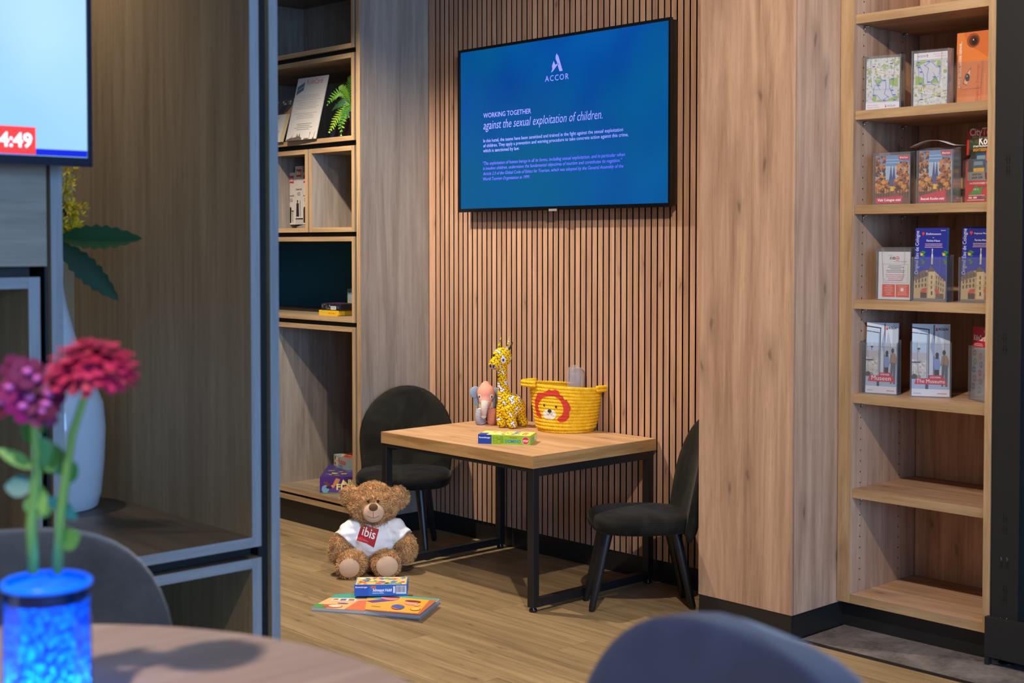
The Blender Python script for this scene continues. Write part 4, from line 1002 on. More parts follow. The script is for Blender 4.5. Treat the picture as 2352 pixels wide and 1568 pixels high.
# ================================================================== ROPE BASKET
def rope_mat():
    t = NT('yellow_rope'); v = t.coords(False)
    sp_ = t.n('ShaderNodeSeparateXYZ'); t.l(v, sp_.inputs[0])
    an = t.math('ARCTAN2', sp_.outputs[1], sp_.outputs[0])
    q = t.math('ADD', t.math('MULTIPLY', an, 62.0), t.math('MULTIPLY', sp_.outputs[2], 420.0))
    h = t.math('SINE', q); nz = t.noise(v, 60, 3)
    t.l(t.mix(t.remap(nz, 0.3, 0.7), lin((222, 164, 18)), lin((246, 196, 40))), t.b.inputs['Base Color'])
    t.b.inputs['Roughness'].default_value = 0.75; t.b.inputs['Specular IOR Level'].default_value = 0.25
    t.bump(h, 0.35, 0.0012); return t.m
M_ROPE = rope_mat()
ko = oz(1300, 987, TZ)
bs = thing('rope_basket', 'yellow coiled rope basket with a red-maned lion face on the play table', 'basket', (ko.x, ko.y, TZ), face(-ko.x, -ko.y))
KS = 3150 / 4.74
HB, RB0, RB1, NC = 0.160, 0.100, 0.119, 14
def rad(z): t_ = z / HB; return RB0 + (RB1 - RB0) * t_ ** 0.8 - 0.012 * max(0, 1 - z / 0.02) ** 2
def squash(p, k):   # the mouth is squeezed to an oval wider across
    return Vector((p[0] * (1 + 0.07 * k), p[1] * (1 - 0.28 * k), p[2]))
prof_o = []; prof_i = []; cr = HB / NC / 2
for i in range(NC):
    zc_ = (i + 0.5) * 2 * cr
    for j in range(7):
        a = -math.pi / 2 + math.pi * j / 6
        prof_o.append((rad(zc_) + (cr * 0.62) * math.cos(a), zc_ + cr * math.sin(a)))
for i in reversed(range(NC)):
    zc_ = (i + 0.5) * 2 * cr
    for j in range(5):
        a = math.pi / 2 + math.pi * j / 4
        prof_i.append((rad(zc_) - 0.003 + (cr * 0.62) * math.cos(a), zc_ + cr * math.sin(a)))
mb = MB().lathe([(0.0, 0.001), (RB0 * 0.5, 0.001)] + prof_o + prof_i + [(RB0 * 0.7, 0.006), (0.0, 0.006)], 88)
mb.v = [squash(p, max(p.z, 0) / HB) for p in mb.v]
# the rim droops a little toward its right side as in a soft basket
mb.v = [Vector((p.x, p.y, p.z * (1 - 0.05 * (p.x / 0.12)))) for p in mb.v]
bme = mb.mesh('coil_wall', M_ROPE, True); link('coil_wall', bme, bs); kb = bvh_of(bme)
for sx in (-1, 1):
    zr = HB * (1 - 0.05 * sx)
    for dz in (0.006, -0.005):
        pts = []
        for i in range(13):
            a = (-1 + 2 * i / 12) * 1.1
            bul = 0.024 * math.cos(a / 1.1 * math.pi / 2) ** 0.8 if abs(a) < 1.1 else 0
            r_ = rad(HB) * 1.07 + bul * (1.0 if sx > 0 else 1.05)
            pts.append((sx * r_ * math.cos(a * 0.55), math.sin(a * 0.55) * rad(HB) * 0.80 * 1.0, zr + dz - 0.004))
        MB().tube(pts, 0.0062, 10).build('handle', M_ROPE, bs, smooth=True)
def kx(px): return (px - 1300) / KS * 0.99
def kz(py): return (994 - py) / KS
def cpx(a, b): return (kx(1050 + a / 4.9), -0.3, kz(740 + b / 4.9))
mane_o = [(890, 1062), (885, 1020), (870, 980), (875, 950), (868, 890), (890, 850), (903, 800), (960, 795), (1005, 780), (1030, 752), (1062, 768), (1098, 756), (1140, 768), (1155, 815), (1190, 830), (1205, 872), (1232, 868), (1262, 915), (1280, 965), (1260, 1005), (1262, 1060), (1225, 1098), (1180, 1115), (1150, 1108)]
mane_i = [(948, 1082), (943, 1050), (930, 1020), (915, 1000), (905, 950), (915, 920), (930, 890), (960, 855), (985, 840), (1010, 832), (1035, 830), (1060, 830), (1090, 830), (1112, 838), (1135, 850), (1155, 870), (1172, 895), (1186, 925), (1197, 970), (1192, 1005), (1178, 1035), (1155, 1055), (1135, 1068), (1126, 1090)]
def patch_strip(po, pi, name, m, off):
    n_ = Vector((0, -1, 0)); vs = []; k = 6; cnt = 3
    def up(l_):
        return [Vector(l_[i]) * (1 - j / cnt) + Vector(l_[i + 1]) * (j / cnt) for i in range(len(l_) - 1) for j in range(cnt)] + [Vector(l_[-1])]
    a, b = up(po), up(pi)
    for p, q in zip(a, b):
        for j in range(k + 1):
            c = p * (1 - j / k) + q * (j / k); h = kb.ray_cast(c + n_ * 0.3, -n_)
            vs.append((h[0] if h[0] is not None else c) + n_ * off)
    fs = [(i * (k + 1) + j, i * (k + 1) + j + 1, (i + 1) * (k + 1) + j + 1, (i + 1) * (k + 1) + j) for i in range(len(a) - 1) for j in range(k)]
    MB().add(vs, fs).build(name, m, bs, smooth=True)
RED = mat((196, 48, 26), 0.8)
def strip_patch(pts, name, m, off):
    # densify the outline, press it on the rope
    me_pts = [cpx(*q_) for q_ in pts]
    patch(kb, me_pts, (0, -1, 0), m, name, bs, 0.006, off)
patch_strip([cpx(*q_) for q_ in mane_o], [cpx(*q_) for q_ in mane_i], 'lion_mane', RED, 0.0016)
def ovc(c, a, b, n=20): return [(c[0] + a * math.cos(6.2832 * i / n), c[1] + b * math.sin(6.2832 * i / n)) for i in range(n)]
strip_patch(ovc((1038, 1035), 76, 58), 'lion_muzzle', mat((226, 214, 196), 0.85), 0.0018)
strip_patch(ovc((1040, 995), 24, 19, 14), 'lion_nose', mat((44, 34, 22), 0.7), 0.0028)
strip_patch(ovc((978, 935), 9, 16, 12), 'lion_eye', mat((44, 34, 22), 0.7), 0.0018)
strip_patch(ovc((1113, 947), 12, 15, 12), 'lion_eye', mat((44, 34, 22), 0.7), 0.0018)
def kseam(pts):
    q_ = []
    for a, b in pts:
        p = Vector(cpx(a, b)); h = kb.ray_cast(p, Vector((0, 1, 0))); q_.append((h[0] if h[0] else p) + Vector((0, -0.0026, 0)))
    MB().tube(q_, 0.0005, 6).build('stitching', mat((50, 40, 28), 0.8), bs, smooth=True)
kseam([(1005, 1020), (1012, 1033), (1027, 1034), (1038, 1022), (1040, 1012)]); kseam([(1042, 1020), (1050, 1033), (1065, 1034), (1072, 1022)])

# clear plastic tub standing in the basket
def clear_mat(name, tint=(0.92, 0.93, 0.95), gloss=0.12, haze=0.10, hazec=(0.75, 0.76, 0.8)):
    t = NT(name); t.t.nodes.remove(t.b)
    tr = t.n('ShaderNodeBsdfTransparent'); tr.inputs[0].default_value = tint + (1,)
    gl = t.n('ShaderNodeBsdfGlossy'); gl.inputs['Roughness'].default_value = 0.08
    df = t.n('ShaderNodeBsdfDiffuse'); df.inputs[0].default_value = hazec + (1,)
    fr = t.n('ShaderNodeFresnel'); fr.inputs[0].default_value = 1.45
    m1 = t.n('ShaderNodeMixShader'); t.l(t.math('MULTIPLY', fr.outputs[0], gloss * 6, clamp=True), m1.inputs[0]); t.l(tr.outputs[0], m1.inputs[1]); t.l(gl.outputs[0], m1.inputs[2])
    m2 = t.n('ShaderNodeMixShader'); m2.inputs[0].default_value = haze; t.l(m1.outputs[0], m2.inputs[1]); t.l(df.outputs[0], m2.inputs[2])
    t.l(m2.outputs[0], t.t.nodes['Material Output'].inputs[0]); return t.m
M_ACR = clear_mat('clear_acrylic', (0.95, 0.955, 0.97), 0.10, 0.045)
M_ACE = clear_mat('acrylic_edge', (0.62, 0.64, 0.68), 0.2, 0.35, (0.42, 0.44, 0.48))
M_TUB = clear_mat('clear_plastic', (0.94, 0.94, 0.95), 0.2, 0.17, (0.90, 0.86, 0.84))
tb_ = thing('plastic_tub', 'clear plastic tub with a rounded lid standing in the yellow basket', 'tub', (ko.x, ko.y, TZ + 0.0075), face(-ko.x, -ko.y))
def arch(cx_, w_, h_, n=10): return [(cx_ - w_, 0), (cx_ + w_, 0)] + [(cx_ + w_ * (math.copysign(abs(math.cos(math.pi * i / n)) ** 0.6, math.cos(math.pi * i / n))), h_ - w_ * 0.9 + w_ * 0.9 * abs(math.sin(math.pi * i / n)) ** 0.7) for i in range(n + 1)]
xc_ = kx(1320)
MB().prism([(a, 0.030, b) for a, b in arch(xc_, 0.0265, 0.212)], (0, 0.006, 0)).build('lid', M_TUB, tb_, bevel=0.001)
MB().prism([(a, 0.0365, b) for a, b in arch(xc_ + 0.010, 0.024, 0.205)], (0, 0.035, 0)).build('shell', M_TUB, tb_, bevel=0.002)
MB().prism([(a, 0.0285, b) for a, b in arch(xc_ - 0.001, 0.016, 0.190)], (0, 0.0012, 0)).build('raised_rim', M_TUB, tb_, bevel=0.0005)
MB().box(xc_ - 0.012, xc_ + 0.010, 0.032, 0.036, 0.2125, 0.2165).build('tab', M_TUB, tb_, bevel=0.001)
# ================================================================== BROCHURES IN CLEAR HOLDERS ON THE BOOKCASE
def holder(label, anchor, z, yaw, w_, hf, hb, dep):
    a = oz(*anchor, z) if len(anchor) == 2 else oy(*anchor); r = thing('brochure_holder', label, 'holder', (a.x, a.y, z + 0.0004), yaw, 'clear acrylic brochure holders on the bookcase')
    th = 0.002
    MB().box(0, w_, dep - th, dep, 0, hb).build('back_wall', M_ACR, r)
    MB().box(th, w_ - th, 0.0, th, 0, hf).build('front_wall', M_ACR, r)
    for x_ in (0, w_ - th):
        MB().prism([(x_, 0, 0), (x_, dep - th, 0), (x_, dep - th, hb), (x_, 0, hf)], (th, 0, 0)).build('side_wall', M_ACR, r)
    MB().box(th, w_ - th, th, dep - th, 0, th).build('base', M_ACE, r)
    e = 0.0011
    ed = MB(); ed.box(0, w_, -0.0004, th, -0.0002, 0.0024)
    for x_ in (0, w_ - e): ed.box(x_, x_ + e, -0.0004, e, 0.0024, hf)
    ed.box(0, w_, dep - e, dep, hb, hb + 0.0008); ed.box(w_ - e, w_, dep - e, dep + 0.0004, 0, hb)
    ed.build('edge', M_ACE, r)
    # finger cut-out line in the front wall
    pts = [(0.018, -0.0006, hf)] + [(0.018 + 0.004 * 0, -0.0006, hf - 0.02), (0.022, -0.0006, hf * 0.42), (0.028, -0.0006, hf * 0.38), (w_ - 0.030, -0.0006, hf * 0.38), (w_ - 0.024, -0.0006, hf * 0.42), (w_ - 0.019, -0.0006, hf - 0.02), (w_ - 0.019, -0.0006, hf)]
    MB().tube(pts, 0.0004, 6).build('cut_out_edge', M_ACE, r, smooth=True)
    return Vector(a), r
def brochure(label, a, z, yaw, w_, h_, t_, draw, off=(0.004, 0.0045), lean=0.06, pages=(226, 226, 228), zoff=0.003, cat='brochure', group='brochures on the bookcase'):
    o = Vector((a.x, a.y, 0)) + Vector((math.cos(yaw), math.sin(yaw), 0)) * off[0] + Vector((-math.sin(yaw), math.cos(yaw), 0)) * off[1]
    r = thing('brochure', label, cat, (o.x, o.y, z + zoff), yaw, group)
    s = lean * h_
    MB().add([(0, 0, 0), (w_, 0, 0), (w_, t_, 0), (0, t_, 0), (0, s, h_), (w_, s, h_), (w_, s + t_, h_), (0, s + t_, h_)], [(3, 2, 1, 0), (4, 5, 6, 7), (0, 1, 5, 4), (1, 2, 6, 5), (2, 3, 7, 6), (3, 0, 4, 7)]).build('pages', mat(pages, 0.6), r)
    p = Print(r, (0, -0.0001, 0), (1, 0, 0), (0, lean, 1), w_, h_ * math.hypot(1, lean)); draw(p); p.build(); return r
GREYT = (70, 70, 74)
def d_map(flip):
    def f(p):
        F = (lambda v: 1 - v) if flip else (lambda v: v)
        G = (lambda u: 1 - u) if flip else (lambda u: u)
        def rc(u0, v0, u1, v1, c): p.rect(*sorted((G(u0), G(u1)))[:1], min(F(v0), F(v1)), max(G(u0), G(u1)), max(F(v0), F(v1)), c)
        p.rect(0, 0, 1, 1, (206, 208, 210))
        p.speck(*((0, 0.0, 1, 0.86) if flip else (0, 0.14, 1, 1)), 260, 0.0032, [(176, 178, 184), (222, 222, 224), (150, 164, 100), (192, 190, 200)], 31 + flip)
        p.speck(*((0, 0.0, 1, 0.86) if flip else (0, 0.14, 1, 1)), 26, 0.006, [(150, 168, 96), (164, 178, 110)], 35 + flip)
        for u0, v0, u1, v1 in ((0, 0.82, 1, 0.95), (0.3, 0.8, 0.95, 0.72), (0.65, 1, 0.75, 0.62), (0.1, 0.9, 0.2, 0.5), (0.78, 0.85, 1, 0.62)): p.line(G(u0), F(v0), G(u1), F(v1), 0.0011, (240, 240, 242))
        for u0, v0, u1, v1 in ((0.05, 0.80, 0.4, 0.82), (0.3, 0.74, 0.62, 0.67), (0.62, 0.67, 0.97, 0.655), (0.0, 0.32, 0.2, 0.24)): p.line(G(u0), F(v0), G(u1), F(v1), 0.0014, (230, 180, 130))
        rc(0.21, 0.15, 0.95, 0.60, (202, 202, 212))
        for q in ([(0.24, 0.59), (0.5, 0.58), (0.35, 0.44)], [(0.68, 0.59), (0.95, 0.6), (0.95, 0.42), (0.72, 0.47)], [(0.21, 0.32), (0.32, 0.27), (0.3, 0.16), (0.21, 0.16)], [(0.55, 0.16), (0.94, 0.16), (0.94, 0.26), (0.7, 0.2)], [(0.5, 0.15), (0.3, 0.16), (0.4, 0.2)]):
            p.poly([(G(u), F(v)) for u, v in q][::1], (150, 180, 90))
        for u0, v0, u1, v1 in ((0.25, 0.58, 0.42, 0.38), (0.25, 0.46, 0.5, 0.56), (0.24, 0.44, 0.22, 0.3), (0.3, 0.3, 0.48, 0.17), (0.48, 0.17, 0.68, 0.25), (0.7, 0.58, 0.7, 0.42), (0.7, 0.42, 0.82, 0.24), (0.82, 0.24, 0.95, 0.22), (0.58, 0.55, 0.6, 0.42), (0.6, 0.42, 0.55, 0.3), (0.55, 0.3, 0.7, 0.22), (0.32, 0.64, 0.5, 0.57)): p.line(G(u0), F(v0), G(u1), F(v1), 0.0013, (50, 120, 200))
        for u, v in ((0.55, 0.56), (0.38, 0.47), (0.24, 0.28), (0.78, 0.36), (0.56, 0.17), (0.78, 0.58), (0.85, 0.27), (0.86, 0.17)): p.rect(G(u) - 0.04, F(v) - 0.012, G(u) + 0.04, F(v) + 0.012, (40, 110, 200))
        for u, v in ((0.22, 0.845), (0.75, 0.88)): p.rect(G(u) - 0.045, F(v) - 0.009, G(u) + 0.045, F(v) + 0.009, (52, 60, 140))
        rc(0, 0, 1, 0.135, (226, 224, 230))
        kw = dict(r=-p.r, up=-p.u) if flip else {}
        p.text('KÖLN', G(0.66), F(0.042), width=0.22, c=(40, 40, 44), **kw); p.text('Köln Stadtplan', G(0.05), F(0.075), width=0.32, c=(214, 80, 100), **kw); p.text('Cologne City Map', G(0.05), F(0.035), width=0.36, c=(214, 80, 100), **kw)
        for du in (-0.012, 0.012): p.poly([(G(0.60 + du) - 0.011, F(0.035)), (G(0.60 + du) + 0.011, F(0.035)), (G(0.60 + du) + (0.004), F(0.095)), (G(0.60 + du) - 0.004, F(0.095))], (206, 70, 90))
    return f
def d_orange(p):
    p.rect(0, 0, 1, 1, (222, 128, 62)); p.poly([(0.2, 1), (1, 1), (1, 0.62), (0.7, 0.72), (0.35, 0.82)], (206, 110, 54)); p.rect(0, 0, 1, 0.12, (232, 144, 74))
    p.disc(0.50, 0.88, 0.20, 0.10, (150, 78, 40), 16); p.disc(0.52, 0.875, 0.15, 0.075, (92, 44, 24), 16); p.disc(0.53, 0.87, 0.09, 0.05, (40, 22, 16), 14); p.disc(0.50, 0.89, 0.02, 0.012, (230, 200, 170), 8)
    p.poly([(0.22, 0.30), (0.28, 0.42), (0.46, 0.52), (0.43, 0.40), (0.34, 0.27)], (150, 80, 44)); p.poly([(0.25, 0.31), (0.31, 0.42), (0.44, 0.49), (0.42, 0.38), (0.34, 0.28)], (236, 190, 150)); p.disc(0.355, 0.38, 0.07, 0.055, (60, 32, 20), 16); p.disc(0.36, 0.38, 0.035, 0.03, (14, 10, 8), 12); p.disc(0.34, 0.40, 0.014, 0.01, (230, 220, 210), 8)
    p.text('KLEINE SEELEN, GROSSE GEFAHR...', 0.155, 0.25, width=1.30, c=(236, 228, 220), r=p.u, up=-p.r, bold=0.03, vs=1.2)
    p.text('Zeigen Sie Zivilcourage', 0.70, 0.05, width=1.02, c=(206, 60, 30), r=p.u, up=-p.r, vs=1.15)
    p.text('Nicht wegsehen - Kinder brauchen Schutz', 0.79, 0.05, width=1.1, c=(206, 90, 50), r=p.u, up=-p.r); p.text('www.nicht-wegsehen.net', 0.90, 0.08, width=0.7, c=(240, 190, 140), r=p.u, up=-p.r)
def d_mini(title):
    def f(p):
        p.rect(0, 0, 1, 1, (170, 196, 222)); p.rect(0, 0.78, 1, 1, (110, 150, 200)); p.rect(0, 0, 1, 0.34, (120, 84, 60))
        for v in (0.74, 0.84, 0.9): p.rect(0.25, v, 0.7, v + 0.012, (196, 214, 232))
        for u in (0.455, 0.545): p.poly([(u - 0.055, 0.48), (u + 0.055, 0.48), (u + 0.03, 0.62), (u + 0.004, 0.79), (u - 0.004, 0.79), (u - 0.03, 0.62)], (66, 76, 130))
        p.rect(0.39, 0.36, 0.62, 0.49, (84, 86, 140))
        tr_ = [(90, 48, 26), (150, 78, 34), (196, 112, 40), (214, 140, 50), (60, 40, 30), (226, 160, 60)]
        p.speck(0.0, 0.36, 0.30, 0.99, 120, 0.006, tr_[:4] + [(60, 40, 30)], 51); p.speck(0.62, 0.36, 0.99, 0.86, 120, 0.006, tr_[1:], 53); p.speck(0.0, 0.22, 0.42, 0.50, 80, 0.006, tr_, 55); p.speck(0.55, 0.22, 0.99, 0.50, 80, 0.006, tr_, 57)
        for u in (0.04, 0.1, 0.17, 0.25, 0.33, 0.40, 0.72, 0.8, 0.88, 0.95): p.rect(u, 0.12, u + 0.015, 0.32, (56, 40, 34))
        p.speck(0.45, 0.26, 0.56, 0.36, 16, 0.005, [(240, 196, 50), (230, 170, 40)], 59)
        p.poly([(0.66, 0.99), (0.98, 0.99), (0.98, 0.89), (0.68, 0.905)], (206, 44, 66)); p.text('KÖLN', 0.77, 0.925, width=0.17, bold=0.03); p.rect(0.71, 0.925, 0.75, 0.965, (236, 220, 224))
        p.poly([(0.02, 0.01), (0.78, 0.01), (0.83, 0.165), (0.02, 0.13)] if title.startswith('V') else [(0.02, 0.01), (0.87, 0.01), (0.82, 0.24), (0.02, 0.13)], (206, 52, 74)); p.text(title, 0.08, 0.055, width=0.68 if title.startswith('V') else 0.72, bold=0.04, vs=1.1)
    return f
def d_city(p):
    p.rect(0, 0, 1, 1, (214, 40, 38)); p.text('CityTour', 0.07, 0.915, width=0.88, bold=0.06, vs=1.25); p.rect(0.06, 0.87, 1, 0.90, (70, 150, 60)); p.text('100% electric drive', 0.16, 0.877, width=0.7, vs=0.9)
    p.rect(0.06, 0.30, 1, 0.865, (60, 62, 64)); p.speck(0.06, 0.66, 0.4, 0.86, 40, 0.006, [(50, 70, 40), (80, 90, 60), (40, 44, 36)], 61); p.rect(0.06, 0.30, 1, 0.42, (150, 148, 146))
    p.text('Köln', 0.38, 0.79, width=0.42, bold=0.05, vs=1.35); p.text('STADTRUNDFAHRTEN', 0.2, 0.755, width=0.72, bold=0.03); p.text('SIGHTSEEINGTOUR', 0.2, 0.70, width=0.75, c=(240, 160, 30), bold=0.05, vs=1.3)
    for u, v, c in ((0.30, 0.52, (50, 80, 130)), (0.62, 0.56, (226, 110, 40)), (0.60, 0.34, (120, 30, 32)), (0.22, 0.44, (70, 90, 110)), (0.24, 0.42, (240, 180, 20))):
        p.rect(u, v, min(u + 0.34, 1), v + (0.15 if c[1] != 180 else 0.05), c); p.rect(u + 0.03, v + 0.07, min(u + 0.30, 0.99), v + 0.12, (130, 160, 176)) if c[1] != 180 else None
    p.rect(0.62, 0.42, 1, 0.54, (90, 130, 150)); p.rect(0.62, 0.31, 1, 0.40, (110, 24, 26)); p.text('HOP ON', 0.2, 0.37, width=0.3, c=(30, 30, 30), bold=0.03); p.text('HOP OFF', 0.2, 0.325, width=0.34, c=(30, 30, 30), bold=0.03)
    p.text('14 STATIONEN TÄGLICH', 0.14, 0.25, width=0.82, bold=0.02); p.poly([(0.08, 0.11), (0.2, 0.14), (0.35, 0.24), (0.42, 0.2), (0.6, 0.22), (0.5, 0.15), (0.55, 0.12), (0.3, 0.11)], (80, 160, 70)); p.text('100 %', 0.27, 0.17, width=0.16); p.text('€ 2', 0.68, 0.16, width=0.25, bold=0.04, vs=1.3)
    p.lines(0.12, 0.95, 0.095, 1, 0.1, 0.008, (240, 220, 220)); p.lines(0.08, 0.95, 0.03, 1, 0.1, 0.010, (240, 220, 220))
    for i, c in enumerate(((230, 230, 230), (230, 230, 236), (60, 80, 170), (60, 140, 80), (230, 190, 40))): p.rect(0.12 + i * 0.15, 0.055, 0.23 + i * 0.15, 0.08, c)
def d_kvb(p):
    p.rect(0, 0, 1, 1, (226, 226, 230)); p.text('...mit der', 0.30, 0.92, width=0.14, c=GREYT); p.text('KVB', 0.35, 0.835, width=0.16, c=(24, 24, 26), bold=0.04, shear=0.2, vs=1.3)
    p.disc(0.585, 0.86, 0.065, 0.045, (206, 40, 40), 20); p.disc(0.585, 0.86, 0.05, 0.034, (230, 226, 228), 20); p.rect(0.53, 0.853, 0.60, 0.867, (206, 40, 40)); p.poly([(0.59, 0.838), (0.63, 0.86), (0.59, 0.882)], (206, 40, 40))
    p.text('in die Kölner Innenstadt', 0.48, 0.785, width=0.40, c=(40, 40, 44))
    for u0, v0, u1, v1 in ((0.15, 0.35, 0.92, 0.35), (0.15, 0.74, 0.92, 0.74), (0.15, 0.35, 0.15, 0.74), (0.92, 0.35, 0.92, 0.74)): p.line(u0, v0, u1, v1, 0.0005, (90, 90, 96))
    p.lines(0.24, 0.84, 0.70, 5, 0.033, 0.010, (120, 120, 126), 71, True)
    for i, s_ in enumerate(('Die KölnCard für Fahrten im', 'ganzen Kölner Stadtgebiet', 'bekommen Sie auch', 'an unsere Rezeption!')): p.text(s_, 0.54, 0.505 - i * 0.038, width=(0.62, 0.56, 0.44, 0.46)[i], c=(206, 70, 76), align='C')
    for u0, u1 in ((0.13, 0.53), (0.56, 0.97)): p.rect(u0, 0.05, u1, 0.315, (220, 84, 54)); p.lines(u0 + 0.05, u1 - 0.05, 0.28, 6, 0.036, 0.008, (244, 214, 200), int(u0 * 100), True)
    p.rect(0.71, 0.17, 0.80, 0.24, (236, 230, 226))
def d_farina(l1, l2, l3, lang):
    def f(p):
        p.rect(0, 0, 1, 1, (28, 38, 140)); p.rect(0, 0.36, 1, 0.62, (30, 48, 170)); p.poly([(0, 0), (1, 0), (1, 0.26), (0.62, 0.42), (0.55, 0.46), (0.45, 0.42), (0.2, 0.40), (0, 0.33)], (196, 170, 126)); p.poly([(0, 0.33), (0.2, 0.40), (0.3, 0.42), (0.45, 0.38), (0.45, 0.34), (0.0, 0.27)], (120, 100, 84)); p.poly([(0.43, 0.42), (0.53, 0.475), (0.63, 0.43), (0.63, 0.40), (0.43, 0.39)], (104, 90, 80))
        p.rect(0.46, 0.04, 0.66, 0.40, (216, 192, 146))
        for r_ in range(3):
            for i in range(4): p.rect(0.05 + i * 0.10, 0.17 + r_ * 0.07 + i * 0.008, 0.09 + i * 0.10, 0.215 + r_ * 0.07 + i * 0.008, (92, 80, 66)); p.k -= 1
            for i in range(4): p.rect(0.70 + i * 0.07, 0.16 + r_ * 0.07 - i * 0.012, 0.73 + i * 0.07, 0.205 + r_ * 0.07 - i * 0.012, (100, 88, 72)); p.k -= 1
            p.rect(0.54, 0.16 + r_ * 0.07, 0.58, 0.205 + r_ * 0.07, (104, 92, 76)); p.k -= 1
        p.k += 1; p.rect(0, 0, 1, 0.03, (130, 120, 116)); p.rect(0.22, 0.035, 0.42, 0.11, (70, 54, 46)); p.rect(0.7, 0.03, 0.95, 0.10, (110, 92, 74)); p.poly([(0.2, 0.105), (0.4, 0.115), (0.43, 0.175), (0.27, 0.165)], (206, 70, 56)); p.poly([(0.66, 0.17), (0.70, 0.105), (0.82, 0.095), (0.78, 0.16)], (206, 70, 56)); p.rect(0.55, 0.08, 0.60, 0.13, (60, 64, 76))
        p.rect(0.53, 0.50, 0.58, 0.64, (206, 200, 180)); p.rect(0.543, 0.64, 0.567, 0.69, (190, 200, 190)); p.rect(0.54, 0.69, 0.57, 0.715, (220, 214, 200))
        for u, v in ((0.22, 0.635), (0.92, 0.635)):
            for du, dv in ((0.05, 0.01), (0.03, 0.04), (0.06, -0.02), (0.02, -0.08), (0.07, -0.10), (0.05, -0.12), (-0.03, 0.02), (0.09, 0.03)): p.poly([(u + du - 0.05, v + dv), (u + du, v + dv + 0.016), (u + du + 0.05, v + dv), (u + du, v + dv - 0.016)], (60, 130, 70))
            p.disc(u, v, 0.045, 0.020, (226, 170, 50), 12)
        p.text('Original Eau de Cologne', 0.125, 0.36, width=1.28, c=(214, 218, 240), r=p.u, up=-p.r, vs=1.25)
        p.disc(0.26, 0.925, 0.045, 0.02, (214, 50, 50), 10); p.rect(0.25, 0.89, 0.27, 0.91, (214, 50, 50))
        for s_, v, wd in ((l1, 0.905, 0.46), (l2, 0.86, None), (l3, 0.812, 0.42)):
            if s_: p.text(s_, 0.58, v, width=wd, size=None if wd else 0.0036, c=(232, 232, 244), align='C')
        p.text(lang, 0.95, 0.96, width=0.14, c=(232, 232, 244), align='R'); p.lines(0.24, 0.95, 0.775, 3, 0.022, 0.008, (200, 170, 200), 81, True)
    return f
def d_museum(a_, b_):
    def f(p):
        p.rect(0, 0, 1, 1, (204, 214, 226)); p.rect(0.0, 0.56, 0.45, 0.90, (186, 206, 226)); p.rect(0, 0.30, 0.42, 0.52, (206, 206, 202)); p.rect(0, 0.50, 0.42, 0.60, (190, 184, 190)); p.speck(0, 0.28, 0.42, 0.52, 40, 0.005, [(226, 224, 214), (190, 188, 180), (214, 204, 180), (170, 170, 172)], 91)
        p.poly([(0.0, 0.955), (0.46, 0.93), (0.46, 0.915), (0.0, 0.94)], (40, 48, 74)); p.rect(0.43, 0.22, 0.455, 0.92, (52, 52, 66)); p.poly([(0, 0.885), (0.42, 0.862), (0.42, 0.852), (0, 0.875)], (50, 56, 80)); p.rect(0.395, 0.22, 0.41, 0.86, (70, 80, 110)); p.rect(0.56, 0.18, 0.60, 0.99, (112, 108, 118)); p.rect(0.83, 0.1, 1, 0.99, (182, 190, 204))
        p.poly([(0.48, 0.68), (0.55, 0.88), (0.60, 0.70), (0.60, 0.56), (0.56, 0.56)], (150, 170, 204)); p.poly([(0.60, 0.56), (0.62, 0.70), (0.69, 0.88), (0.78, 0.70), (0.82, 0.56)], (178, 188, 206))
        p.poly([(0.17, 0.875), (0.185, 0.875), (0.215, 0.72), (0.14, 0.72)], (196, 206, 220)); p.rect(0.155, 0.67, 0.205, 0.72, (214, 220, 228)); p.disc(0.18, 0.655, 0.04, 0.013, (50, 54, 70), 10); p.rect(0.17, 0.61, 0.185, 0.65, (60, 60, 74)); p.rect(0, 0.46, 0.22, 0.475, (40, 40, 48)); p.disc(0.07, 0.26, 0.09, 0.045, (66, 66, 70), 12); p.disc(0.19, 0.26, 0.05, 0.035, (150, 146, 138), 12)
        p.rect(0, 0.10, 1, 0.235, (172, 188, 214)); p.rect(0.36, 0.10, 0.44, 0.24, (70, 70, 84)); p.rect(0.60, 0.20, 0.72, 0.38, (44, 44, 54)); p.poly([(0.57, 0.50), (0.62, 0.55), (0.72, 0.55), (0.75, 0.44), (0.73, 0.37), (0.60, 0.37)], (128, 152, 204)); p.disc(0.665, 0.575, 0.045, 0.035, (36, 28, 26), 12); p.rect(0.625, 0.52, 0.70, 0.58, (38, 30, 28))
        p.poly([(0.78, 0.14), (0.83, 0.14), (0.86, 0.36), (0.88, 0.14), (0.94, 0.14), (0.95, 0.44), (0.79, 0.44)], (92, 98, 112)); p.poly([(0.75, 0.42), (0.78, 0.55), (0.84, 0.58), (0.92, 0.57), (0.98, 0.50), (0.97, 0.40), (0.93, 0.44), (0.80, 0.44)], (156, 130, 108)); p.disc(0.845, 0.61, 0.045, 0.035, (48, 38, 34), 12)
        p.rect(0, 0, 1, 0.10, (232, 230, 234)); p.text('KÖLN', 0.70, 0.915, width=0.24, c=(30, 30, 34), bold=0.02); p.poly([(0.62, 0.905), (0.68, 0.905), (0.665, 0.955), (0.65, 0.93), (0.635, 0.955)], (214, 60, 70))
        p.poly([(0.07, 0.165), (0.93, 0.165), (0.87, 0.255), (0.12, 0.245)], (206, 52, 66)); p.poly([(0.44, 0.24), (0.82, 0.24), (0.79, 0.295), (0.46, 0.295)], (206, 52, 66)); p.text(a_, 0.48, 0.255, width=0.28, bold=0.02); p.text(b_, 0.5, 0.185, width=0.62 if len(b_) < 8 else 0.74, vs=0.95 if len(b_) < 8 else 1.1, align='C')
        p.rect(0.05, 0.035, 0.25, 0.043, (150, 150, 154)); p.rect(0.68, 0.035, 0.93, 0.045, (220, 110, 120))
    return f
